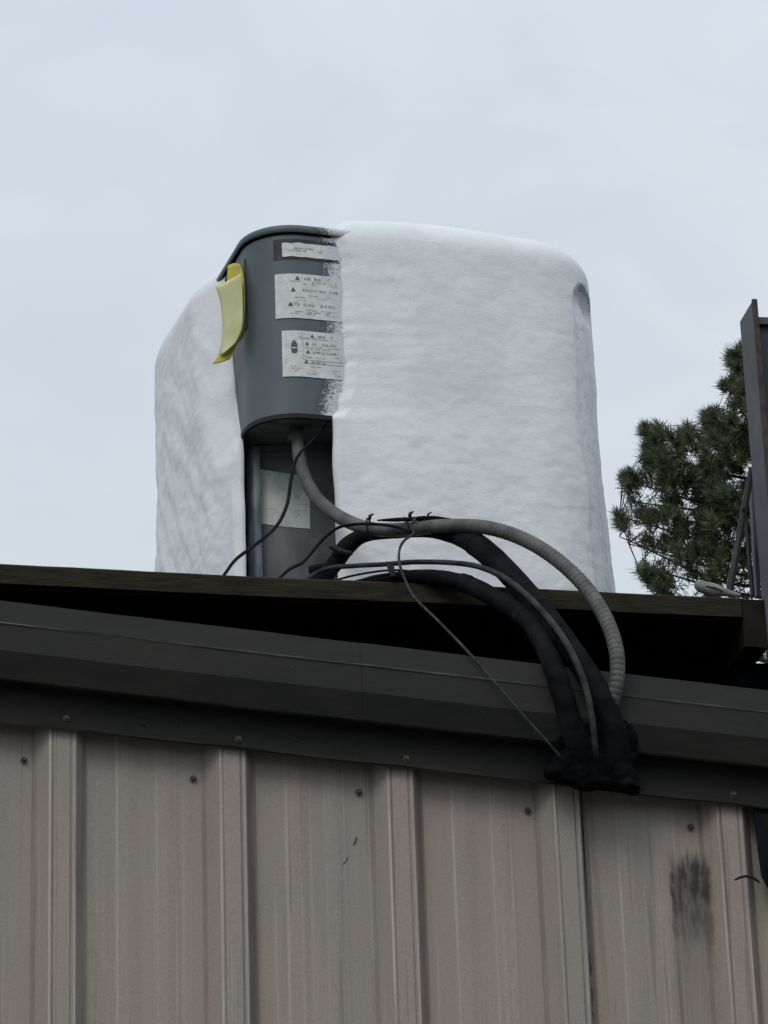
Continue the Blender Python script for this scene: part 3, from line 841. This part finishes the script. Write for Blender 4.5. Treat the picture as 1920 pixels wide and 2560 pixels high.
# non uniform columns: fine on the visible front and left, coarse at the back
us = []
a0, b0 = 0.0, 1.0
dens = []
for i in range(2000):
    f = i/1999; s = .15+f*(LP-.40)
    vis = 1.0 if (s < 1.05 or s > LP-1.15) else .28
    e_ = min(f, 1-f)
    if e_ < .012: vis = 4.0
    dens.append(vis)
cum = np.cumsum(dens); cum = (cum-cum[0])/(cum[-1]-cum[0])
fcol = np.interp(np.linspace(0, 1, NCOL), cum, np.linspace(0, 1, 2000))
for kind, q in rows:
    if kind == 'side': zb = q
    else: zb = ZT-.045
    shift = 0.0 if kind == 'side' else (-.012*min(1, q*3) if kind == 'arc' else -.012)
    A, B = sa(min(zb, 4.58))+shift, LP+sbd(min(zb, 4.58))
    for f in fcol:
        s = A+(B-A)*f
        dA, dB = s-A, B-s
        # lip: thickness grows from the border
        if zb < ZCB-.004:
            ra = .45*(max(0, min(1, dA/.010)))**.45+.55*smooth01(dA/.17)
            kz = min(1, (ZCB-zb)/.06); rb_ = .08+.92*((1-kz)*smooth01(dB/.15)+kz*(.33*smooth01(dB/.02)+.67*smooth01(dB/.15)))
        else:
            ra = .04+.34*smooth01(dA/.028)+.62*smooth01(dA/.17)
            rb_ = .08+.92*smooth01(dB/.15)
        lip = min(ra, rb_)
        hk = hookmask(s, zb)
        rin = .05+.045*math.exp(-((s-s_corner)/.30)**2)
        lipt = min(.15+.85*smooth01(dA/.055), .10+.90*smooth01(dB/.06))
        left = smooth01((s-(LP-1.05))/.12)
        base_t = T0
        base_t += .010*left
        if zb < 4.2: base_t += .022*(4.2-zb)/.5*(1-left)
        p0 = per(s, 0, zb)
        nv = Vector(p0)
        big = noise.noise(nv*4.5)*.005+noise.noise(nv*13+Vector((3, 1, 0)))*.0022
        mid = noise.noise(Vector((nv.x*34, nv.y*34, nv.z*55)))*.0009+noise.noise(Vector((nv.x*80, nv.y*80, nv.z*110)))*.0005
        wr = noise.ridged_multi_fractal(Vector((nv.x*9, nv.y*9, nv.z*26)), 1.0, 2.1, 4, 1.0, 2.0)*.0002
        # louvre dimples telegraphing through on the left side
        if left > 0:
            uq = s-(LP-1.1); zs_ = zb
            a1 = noise.noise(Vector((uq*16+zs_*13, zs_*6-uq*4, 3.3)))
            a2 = noise.noise(Vector((uq*34+zs_*24, zs_*13-uq*8, 8.3)))
            dimple = left*smooth01((4.52-zb)/.10)*(.0045*a1+.0012*a2)
        else: dimple = 0
        ledge = 0
        mid *= 1+.5*smooth01((4.25-zb)/.3)
        th_ = (base_t+big+dimple)*(1-(.13+.42*smooth01((zb-4.43)/.08))*hk)*lip+(mid+wr)*min(1, lip*1.4)*(1-.5*hk)
        # smooth top: less relief
        thin = 0.0
        edge_h = hk*(1-hk)*4
        thin = .22*hk+.24*smooth01((.09-abs(s-s_corner-.0))/.07)*smooth01((4.55-zb)/.1)
        hz = zb-(4.532-.045*abs((s-s_corner-.006)/.045)**2.5)
        if abs(s-s_corner-.006) < .052 and zb > 4.44: thin = max(thin, 1.05*math.exp(-(hz/.011)**2)*smooth01((.052-abs(s-s_corner-.006))/.015)*smooth01((zb-4.44)/.05))
        thin = max(thin, .45*smooth01(1-dA/.020) if zb > ZCB else 0)
        thin = max(thin, .50*math.exp(-((s-s_corner+.045)/.010)**2)*smooth01((4.47-zb)/.1)*(.45+.55*abs(noise.noise(nv*7))*2))
        if kind == 'side':
            p = per(s, th_, zb)
        elif kind == 'arc':
            a = q*math.pi/2
            R_ = .045+.050*lipt+.008*noise.noise(nv*4)*lipt
            z = ZT-.045+R_*math.sin(a)
            # keep the rim of the cap bare next to the border
            p = per(s, th_-(.050+rin*lipt)*(1-math.cos(a)), z)
        else:
            R_ = .045+.050*lipt+.008*noise.noise(nv*4)*lipt
            pe = per(s, th_-(.050+rin*lipt), ZT-.045+R_)
            c_ = Vector((cen.x, cen.y, pe.z+.016))
            k = q
            p = pe.lerp(c_, k); p.z = pe.z+.016*math.sin(k*math.pi/2)+.004*noise.noise(p*12)*min(1, q*4)
            thin = 0
        V.append(p); TH_.append(thin)
Fc = []
nr = len(rows)
for j in range(nr-1):
    for i in range(NCOL-1): Fc.append((j*NCOL+i, j*NCOL+i+1, (j+1)*NCOL+i+1, (j+1)*NCOL+i))
# inward returns at both borders so the coat has thickness
n0 = len(V)
js = list(range(0, 126))
for j in js:
    zb = rows[j][1]
    V.append(per(sa(zb)+.004, -.004, zb)); TH_.append(0)
for k in range(len(js)-1): Fc.append((n0+k, js[k]*NCOL, js[k+1]*NCOL, n0+k+1))
n1_ = len(V)
for j in js:
    zb = rows[j][1]; V.append(per(LP+sbd(zb)-.004, -.004, zb)); TH_.append(0)
for k in range(len(js)-1): Fc.append((js[k]*NCOL+NCOL-1, n1_+k, n1_+k+1, js[k+1]*NCOL+NCOL-1))
fo_ = obj('frost_coat', V, Fc, MFR, smooth=True)
at_ = fo_.data.attributes.new('thin', 'FLOAT', 'POINT'); at_.data.foreach_set('value', TH_)
kids.append(fo_)
# loose frost grains along the bare edge
bm = bmesh.new(); random.seed(8)
for i in range(1100):
    z = random.uniform(ZCB+.01, 4.60)
    dd = random.expovariate(1/.012)
    if dd > .045: continue
    s = sa(min(z, 4.58))-dd+.004
    r = random.uniform(.0004, .0012)
    bmesh.ops.create_icosphere(bm, subdivisions=1, radius=r, matrix=Matrix.Translation(per(s, .0015, z)))
me = bpy.data.meshes.new('frost_grains'); bm.to_mesh(me); bm.free(); me.materials.append(MFR)
me.attributes.new('thin', 'FLOAT', 'POINT')
fg = bpy.data.objects.new('frost_grains', me); scn.collection.objects.link(fg); fg['kind'] = 'stuff'; kids.append(fg)
keep(ac, kids)

# ------------------------------------------------------------------ yellow tag tied to the corner
def sheet(name, rows_, Y, mt, th=.0008, sub=2):
    """rows_: rows of (px, py, dY) grid points"""
    G = [[aty(x, y, Y+dy) for x, y, dy in r] for r in rows_]
    nj, ni = len(G), len(G[0]); V = [p for r in G for p in r]
    Fc = [(j*ni+i, j*ni+i+1, (j+1)*ni+i+1, (j+1)*ni+i) for j in range(nj-1) for i in range(ni-1)]
    o = obj(name, V, Fc, mt, smooth=True)
    s_ = o.modifiers.new('s', 'SUBSURF'); s_.levels = s_.render_levels = sub; s_.boundary_smooth = 'PRESERVE_CORNERS'
    q_ = o.modifiers.new('t', 'SOLIDIFY'); q_.thickness = th
    return bake(o)
yt = empty('yellow_tag', aty(495, 780, .60))
tag(yt, 'curled pale yellow paper tag hanging on the grey-green control cover', 'tag')
k1 = sheet('paper', [[(465, 617, .055), (483, 612, .036), (504, 600, .012), (521, 590, -.004)],
                     [(478, 650, .046), (492, 646, .030), (509, 638, .010), (524, 630, -.006)],
                     [(482, 700, .044), (494, 697, .028), (510, 690, .008), (525, 684, -.006)],
                     [(480, 742, .046), (491, 744, .030), (507, 734, .010), (523, 716, -.004)],
                     [(476, 768, .050), (481, 766, .034), (492, 757, .020), (508, 742, .008)]], .490, MYEL)
k2 = sheet('backing_card', [[(493, 574, .060), (506, 567, .040), (518, 570, .012)],
                            [(490, 602, .055), (510, 597, .030), (527, 592, .004)],
                            [(488, 655, .050), (510, 650, .028), (530, 645, .002)],
                            [(484, 722, .050), (504, 724, .028), (528, 712, .004)],
                            [(474, 768, .052), (492, 766, .034), (512, 744, .012)],
                            [(460, 787, .055), (476, 784, .042), (497, 776, .026)]], .497, MYEL2)
keep(yt, [k1, k2])

# ------------------------------------------------------------------ pipes and cables
cable('flexible_conduit', [(640, 928, .520, .0135), (643, 955, .505, .0135), (648, 995, .49, .0135), (665, 1045, .46, .0135), (695, 1088, .42, .0137), (745, 1123, .36, .014),
      (805, 1143, .29, .0140), (880, 1143, .23, .0140), (950, 1137, .17, .0140), (1040, 1138, .11, .0140), (1120, 1160, .05, .0140), (1195, 1203, -.01, .0140),
      (1262, 1265, -.06, .0142), (1310, 1340, -.10, .0142), (1332, 1410, -.125, .0142), (1332, 1470, -.13, .0140), (1318, 1530, -.115, .0138), (1300, 1590, -.09, .0138)],
      MCON, 'grey ribbed flexible conduit arching from the control box over the platform edge', 'conduit', seg=20, ridge=(.0105, .0015, 1.12))
L1 = [(690, 1262, .34, .017), (725, 1215, .34, .017), (752, 1178, .33, .018), (790, 1156, .31, .014), (860, 1150, .27, .012), (930, 1148, .22, .013), (990, 1158, .17, .019),
      (1040, 1185, .12, .0235), (1105, 1245, .06, .0222), (1175, 1325, -.03, .0218), (1235, 1405, -.085, .0215), (1285, 1480, -.118, .0215), (1318, 1550, -.116, .0225), (1332, 1615, -.103, .024), (1325, 1685, -.075, .024)]
sl1 = cable('suction_line', L1,
      MINS, 'thick black foam-wrapped refrigerant line, straight upper one beside the ribbed conduit', 'refrigerant line', seg=18, jig=.05)
L2 = [*[(*proj(q[:3]), q[1], q[3]) for q in ((.80, .42, 3.708, .0135), (.84, .30, 3.707, .0135), (.88, .21, 3.706, .0135), (.94, .168, 3.704, .014), (.99, .146, 3.700, .015), (1.035, .118, 3.684, .0165), (1.078, .085, 3.655, .018))],
      (1135, 1335, -.01, .0188),
      (1175, 1395, -.07, .0185), (1203, 1460, -.115, .020), (1224, 1530, -.115, .0205), (1242, 1600, -.105, .023), (1258, 1675, -.075, .025)]
sl2 = cable('suction_line', L2,
      MINS, 'black foam-wrapped refrigerant line drooping low across the platform board', 'refrigerant line', seg=18, jig=.06)
cable('thin_cable', [(712, 905, .50, .0018), (695, 930, .47, .0020), (665, 960, .44, .0026), (640, 992, .43, .0034), (629, 1035, .42, .0037), (620, 1090, .41, .0037), (596, 1138, .38, .0037),
      (550, 1178, .32, .0036), (510, 1208, .27, .0036), (484, 1242, .24, .0034)], MCAB1, 'thin black cable looping down in front of the unit to the board at far left', 'cable', seg=8)
cable('thin_cable', [(596, 1256, .22, .0033), (625, 1230, .24, .0033), (655, 1214, .26, .0034), (680, 1185, .28, .0034), (705, 1158, .28, .0033), (735, 1138, .27, .0033), (775, 1132, .24, .0032),
      (820, 1133, .22, .0030), (860, 1139, .20, .0030), (885, 1150, .19, .0028)], MCAB1, 'thin dark cable rising from the board and lying along the conduit', 'cable', seg=8)
cable('thin_cable', [(897, 1118, .19, .0028), (888, 1140, .18, .0028), (895, 1152, .175, .0027), (875, 1166, .17, .0027), (864, 1184, .16, .0027), (862, 1212, .145, .0027), (872, 1245, .12, .0028),
      (895, 1290, .075, .0028), (945, 1340, .0, .0028), (1005, 1402, -.09, .0029), (1065, 1470, -.118, .0029), (1130, 1545, -.122, .0029), (1180, 1600, -.118, .0029), (1215, 1640, -.10, .0029)],
      MCAB2, 'long thin grey wire hanging from the conduit diagonally over the trim', 'cable', seg=8)
cable('control_cable', [(660, 1258, .26, .0048), (680, 1240, .25, .0050), (715, 1227, .24, .0050), (770, 1222, .22, .0050), (830, 1219, .20, .0050), (900, 1214, .17, .0052), (980, 1216, .13, .0054),
      (1040, 1226, .06, .0056), (1100, 1255, .015, .0060), (1160, 1308, -.05, .0062), (1210, 1368, -.10, .0064), (1245, 1430, -.14, .0064), (1268, 1495, -.150, .0062), (1280, 1560, -.148, .0056), (1286, 1620, -.132, .005), (1292, 1660, -.08, .003)],
      MCAB2, 'medium grey cable arching between the two foam-wrapped lines', 'cable', seg=10)
cable('thin_cable', [(700, 1262, .23, .0022), (760, 1244, .21, .0022), (840, 1232, .17, .0022), (900, 1236, .145, .0022), (960, 1252, .13, .0022)], MCAB1, 'upper of two hair-thin dark wires running low to the black clip', 'cable', seg=6, group=None)
cable('thin_cable', [(735, 1264, .20, .0020), (790, 1250, .18, .0020), (845, 1240, .15, .0020), (880, 1244, .14, .0020)], MCAB1, 'lower of two hair-thin dark wires running low to the black clip', 'cable', seg=6)
cable('insulated_pipe_stub', [(668, 1232, .35, .009), (700, 1226, .35, .010), (728, 1212, .345, .010), (740, 1192, .34, .011), (756, 1172, .34, .012)], MINS, 'short lumpy black pipe stub low beside the recess of the unit', 'pipe', seg=10, jig=.3)
cable('wire_end', [(712, 1180, .31, .0045), (735, 1190, .31, .006), (760, 1196, .32, .004)], MCAB2, 'short grey wire end crossing the pipe stub beside the unit', 'cable', seg=8)
cable('pipe_end', [(930, 1155, .19, .006), (955, 1160, .185, .0065), (970, 1164, .185, .0075), (975, 1158, .185, .007), (966, 1152, .185, .006)], MCAB1, 'small dark hooked pipe end poking out under the conduit', 'pipe', seg=10)
cable('foam_strip', [(815, 1124, .235, .0015), (850, 1123, .22, .0042), (895, 1121, .20, .0050), (935, 1119, .18, .0045), (980, 1124, .155, .0028), (1012, 1130, .14, .0008)], MINS, 'narrow dark foam strip lying on top of the conduit', 'foam strip', seg=8, jig=.2)
def tape(parent_, L, k0, length, over=.0012):
    pts, rad = path(L, .004)
    acc = 0; sel = []
    for i in range(1, len(pts)):
        acc += (pts[i]-pts[i-1]).length
        if k0 <= acc <= k0+length: sel.append(i)
    p_ = [pts[i] for i in sel]; r_ = [rad[i]*(1.0)+over+.0012*noise.noise(pts[i]*90) for i in sel]
    r_[0] -= over*.9; r_[-1] -= over*.9
    v, f = tube_geo(p_, r_, 18, jig=.06, seed=2)
    o_ = obj('tape_wrap', v, f, MTAPE, parent_, smooth=True); return o_
for line_, L_, spots in ((sl1, L1, (.41, .66)), (sl2, L2, (.425, .60))):
    for k_ in spots: tape(line_, L_, k_, .018+.012*random.random())
# ties
def tie(name, cx, cy, Y, r, tilt, label, tail=True, mt=MDARK, wdt=.0022):
    c = aty(cx, cy, Y); V, Fc = [], []
    ax = Vector((math.cos(tilt), -.45, math.sin(tilt))).normalized()
    u = ax.orthogonal().normalized(); v_ = ax.cross(u)
    pts = [c+(u*math.cos(a)+v_*math.sin(a))*r for a in [2*math.pi*k/28 for k in range(29)]]
    V, Fc = tube_geo(pts, [wdt]*29, 6, caps=False)
    if tail:
        tp = c+Vector((0, 0, r)); p2 = [tp, tp+Vector((.001, 0, .007)), tp+Vector((.008, -.004, .010))]
        v2, f2 = tube_geo(p2, [wdt*1.8, wdt*1.6, wdt*.6], 6); n0 = len(V); V += v2; Fc += [tuple(q+n0 for q in f) for f in f2]
    return tag(obj(name, V, Fc, mt, smooth=True), label, 'cable tie', 'ties holding the lines together')
tie('cable_tie', 799, 1143, .285, .0215, .1, 'black tie round the conduit, nearer the unit')
tie('cable_tie', 886, 1138, .225, .0215, .5, 'black tie round the conduit where the thin grey wire turns down')
tie('cable_tie', 925, 1136, .20, .0180, .2, 'small black tie by the end of the foam strip on the conduit', wdt=.0014)
V, Fc = [], []
cl = [(832, 1213), (849, 1213), (856, 1246), (843, 1246)]
V = [aty(x, y, .135) for x, y in cl]+[aty(x, y, .20) for x, y in cl]
o = obj('black_clip', V, [(3, 2, 1, 0), (4, 5, 6, 7), (0, 1, 5, 4), (1, 2, 6, 5), (2, 3, 7, 6), (3, 0, 4, 7)], MDARK)
mdf = o.modifiers.new('b', 'BEVEL'); mdf.width = .002; mdf.segments = 2; bake(o)
tag(o, 'black plastic clip holding the grey cable above the platform board', 'clip')
# wire twist poking from the right wall rib
cable('wire_stub', [(1588, 1901, -.060, .0018), (1597, 1896, -.066, .0024), (1610, 1893, -.068, .0026), (1622, 1894, -.068, .0028), (1634, 1901, -.066, .0024), (1641, 1906, -.064, .0016)], MDARK, 'short black wire twist sticking out across the right-hand wall rib', 'wire', seg=8)

# ------------------------------------------------------------------ steel frame at the right edge
sf = empty('steel_frame', (1.9, .4, 3.3))
tag(sf, 'dark steel frame with rusty flange and diagonal brace at the right edge', 'steel frame')
kids = []
def prism(name, P_, y0, y1, mt):
    n = len(P_); V = [(x, y0, z) for x, z in P_]+[(x, y1, z) for x, z in P_]
    return obj(name, V, [tuple(range(n)), tuple(range(2*n-1, n-1, -1))]+[(i, i+n, (i+1) % n+n, (i+1) % n) for i in range(n)], mt)
kids.append(box('flange', 1.7005, 1.7065,   .2035, .305, 3.02, 4.338, MSTL))
kids.append(box('flange_edge', 1.699, 1.7095, .196, .2032, 3.02, 4.340, MRST))
kids.append(box('web', 1.7070, 2.55, .225, .233, 3.02, 4.303, MSTB))
kids.append(box('web_lip', 1.7080, 2.55, .212, .2245, 4.292, 4.307, MSTL))
kids.append(box('far_flange', 2.551, 2.557,   .2035, .305, 3.02, 4.338, MSTL))
def bar(name, a_, b_, w1, w2, mt):
    a_, b_ = Vector(a_), Vector(b_); d = (b_-a_).normalized(); s1_ = d.cross(Vector((0, 1, 0))).normalized()*w1/2; s2_ = Vector((0, 1, 0))*w2/2
    V = [p+i*s1_+j*s2_ for p in (a_, b_) for i, j in ((-1, -1), (1, -1), (1, 1), (-1, 1))]
    return obj(name, V, [(0, 1, 2, 3), (7, 6, 5, 4), (0, 4, 5, 1), (1, 5, 6, 2), (2, 6, 7, 3), (3, 7, 4, 0)], mt)
kids.append(bar('brace', aty(1622, 1010, .40), aty(1571, 1283, .40), .0085, .004, MSTL))
kids.append(bar('brace_leg', aty(1625, 1014, .4035), aty(1578, 1284, .4035), .0050, .030, MDARK))
kids.append(bar('strut', aty(1611, 1120, .47), aty(1626, 1290, .47), .004, .02, MDARK))
kids.append(bar('strut', aty(1622, 1020, .52), aty(1637, 1290, .52), .009, .02, MSTL))
kids.append(bar('gusset', aty(1604, 1106, .40), aty(1612, 1100, .40), .010, .012, MDARK))
keep(sf, kids)
# crumpled foam scrap on the end of the board
pts, rad = path([(1503, 1270, .25, .006), (1510, 1268, .25, .012), (1528, 1271, .25, .0135), (1550, 1276, .25, .012), (1572, 1281, .25, .008), (1600, 1286, .25, .003)], .003)
V, Fc = tube_geo(pts, rad, 14, jig=.25, seed=3)
fs = obj('foam_scrap', V, Fc, MFOAM, smooth=True)
tag(fs, 'dirty grey-beige foam pipe scrap lying on the right end of the board', 'foam scrap')
pts, rad = path([(1525, 1266, .238, .001), (1545, 1270, .236, .0016), (1562, 1277, .238, .001)], .003)
V, Fc = tube_geo(pts, rad, 6); obj('slit', V, Fc, MSLOT, fs, smooth=True)

# ------------------------------------------------------------------ pine tree far behind
YT = 22.0
tr = empty('pine_tree', (9.0, YT, 0))
tag(tr, 'dark green long-needled pine tree standing behind the building at right', 'tree')
rnd = random.Random(5)
outline = [(1628, 742), (1600, 746), (1562, 752), (1566, 800), (1556, 822), (1590, 840), (1520, 878), (1516, 900), (1515, 930), (1500, 945), (1490, 905), (1450, 915), (1420, 912), (1388, 912), (1375, 925), (1385, 955),
           (1362, 980), (1375, 1010), (1340, 1015), (1335, 1050), (1345, 1080), (1325, 1110), (1330, 1150), (1345, 1175), (1368, 1200), (1362, 1230), (1385, 1250), (1400, 1275), (1420, 1330), (1480, 1420), (1700, 1500),
           (2000, 1500), (2350, 1350), (2400, 1150), (2330, 950), (2150, 780), (1980, 620), (1850, 560), (1720, 620)]
def inside(x, y):
    c = False; n = len(outline)
    for i in range(n):
        x1, y1 = outline[i]; x2, y2 = outline[(i+1) % n]
        if (y1 > y) != (y2 > y) and x < (x2-x1)*(y-y1)/(y2-y1)+x1: c = not c
    return c
nodes_t = []
tries = 0
trunk_px = [(1860, 4300, .16), (1860, 2600, .15), (1862, 1500, .13), (1858, 1100, .09), (1850, 800, .05), (1845, 600, .02)]
TPn = [aty(x, y, YT) for x, y, r in trunk_px]; TPn[0] = Vector((TPn[1].x, YT, 0.0))
V, Fc = tube_geo([Vector(q[:3]) for q in catmull([(*p, 0) for p in TPn], .4)], list(np.linspace(.17, .02, len(catmull([(*p, 0) for p in TPn], .4)))), 10)
kids = [obj('trunk', V, Fc, MBK, smooth=True)]
BV, BF = [], []
def addtube(pts, rad, seg=5):
    v, f = tube_geo(pts, rad, seg); n0 = len(BV); BV.extend(v); BF.extend([tuple(q+n0 for q in ff) for ff in f])
NV, NF = [], []
def tuft(c, d, L, n):
    d = d.normalized(); u = d.orthogonal().normalized(); v_ = d.cross(u)
    for i in range(n):
        a = rnd.uniform(0, 2*math.pi); sp_ = rnd.uniform(.08, 1.25)
        q = (d*math.cos(sp_)+(u*math.cos(a)+v_*math.sin(a))*math.sin(sp_)).normalized()
        l = L*rnd.uniform(.6, 1.05)
        b0_ = c-d*rnd.uniform(0, .10)
        wv = q.cross(Vector((rnd.uniform(-1, 1), rnd.uniform(-1, 1), rnd.uniform(-1, 1)))).normalized()*.0032
        n0 = len(NV)
        NV.extend([b0_-wv, b0_+wv, b0_+q*l*.6+wv*.9+Vector((0, 0, -.004)), b0_+q*l+Vector((0, 0, -.012)), b0_+q*l*.6-wv*.9+Vector((0, 0, -.004))])
        NF.append((n0, n0+1, n0+2, n0+3, n0+4))
# limbs
limbs = []
for i in range(26):
    py = 640+i*36
    p0 = aty(1858, py+90, YT)
    for side in (-1, 1):
        # reach of the crown on this side
        xx = 1850
        while inside(xx, py) and 1200 < xx < 2500: xx += side*10
        tip = aty(xx-side*18, py+rnd.uniform(-10, 20), YT+rnd.uniform(-.8, .8))
        mid_ = p0.lerp(tip, .5)+Vector((0, rnd.uniform(-.3, .3), -.05-rnd.uniform(0, .22)))
        pts = [Vector(q[:3]) for q in catmull([(*p0, 0), (*mid_, 0), (*tip, 0)], .12)]
        addtube(pts, list(np.linspace(.026, .005, len(pts))), 6); limbs.append(pts)
allp = [p for l in limbs for p in l]
grid = np.array([tuple(p) for p in allp])
cnt = 0
while cnt < 1700 and tries < 40000:
    tries += 1
    x = rnd.uniform(1318, 1720) if rnd.random() < .62 else rnd.uniform(1720, 2400)
    y = rnd.uniform(600, 1340) if rnd.random() < .85 else rnd.uniform(560, 1500)
    if not inside(x, y) or not inside(x-10, y) or not inside(x-4, y-12): continue
    hole = noise.noise(Vector((x/34, y/26, 1.7)))
    # open twiggy zones in the lower left of the crown
    thr = -.30
    if y > 1040 and x < 1520: thr = .10
    if y > 1170: thr = .08 if x < 1640 else -.2
    if 1060 < y < 1200 and x > 1500: thr = -.32
    if hole < thr: continue
    c = aty(x, y+rnd.uniform(-4, 4), YT+rnd.uniform(-1.0, 1.0))
    dd_ = ((grid-np.array(tuple(c)))**2*np.array((1, .3, 1))).sum(1); k = int(np.argpartition(dd_, 12)[rnd.randrange(12)])
    base_p = allp[k]
    out_ = Vector((-1 if x < 1860 else 1, rnd.uniform(-.7, .7), .0))
    d = (out_*.45+Vector((0, 0, 1))*rnd.uniform(.3, 1.1)+(c-base_p).normalized()*.5).normalized()
    m_ = base_p.lerp(c, .5)+Vector((0, 0, -.03))
    tl = [Vector(q[:3]) for q in catmull([(*base_p, 0), (*m_, 0), (*(c-d*.05), 0), (*c, 0)], .12)]
    addtube(tl, list(np.linspace(.0038, .002, len(tl))), 4)
    tuft(c, d, rnd.uniform(.12, .17), 86 if thr < -.25 else 66)
    for q_ in tl[1:-1]:
        if rnd.random() < .5: tuft(q_, (d+Vector((rnd.uniform(-.6, .6), rnd.uniform(-.6, .6), rnd.uniform(-.3, .6)))), rnd.uniform(.05, .09), 16)
    cnt += 1
for x, y in ((1600, 762), (1588, 770), (1578, 768), (1612, 775), (1598, 790), (1582, 822), (1572, 830), (1590, 838), (1608, 815), (1604, 850), (1564, 828), (1530, 895), (1524, 902), (1536, 912), (1528, 925), (1548, 890),
             (1600, 748), (1392, 925), (1400, 935), (1425, 925), (1440, 932), (1484, 922), (1478, 935), (1340, 1118), (1345, 1130), (1332, 1112), (1345, 1030), (1352, 1045), (1395, 1240), (1410, 1255), (1425, 1268)):
    for q_ in range(3):
        c = aty(x+rnd.uniform(-5, 5), y+rnd.uniform(-5, 5), YT+rnd.uniform(-.4, .4))
        k = int(np.argmin(((grid-np.array(tuple(c)))**2).sum(1))); base_p = allp[k]
        d = Vector((-.5 if x < 1590 else 0, rnd.uniform(-.4, .4), 1)).normalized()
        m_ = base_p.lerp(c, .5)+Vector((0, 0, -.03))
        addtube([base_p, m_, c], [.004, .0035, .0025], 4); tuft(c, d, rnd.uniform(.12, .16), 60)
kids.append(obj('limbs', BV, BF, MBK, smooth=True))
cr_ = obj('crown', NV, NF, MND); kids.append(cr_)
keep(tr, kids)
print('tufts', cnt, 'needles', len(NF))
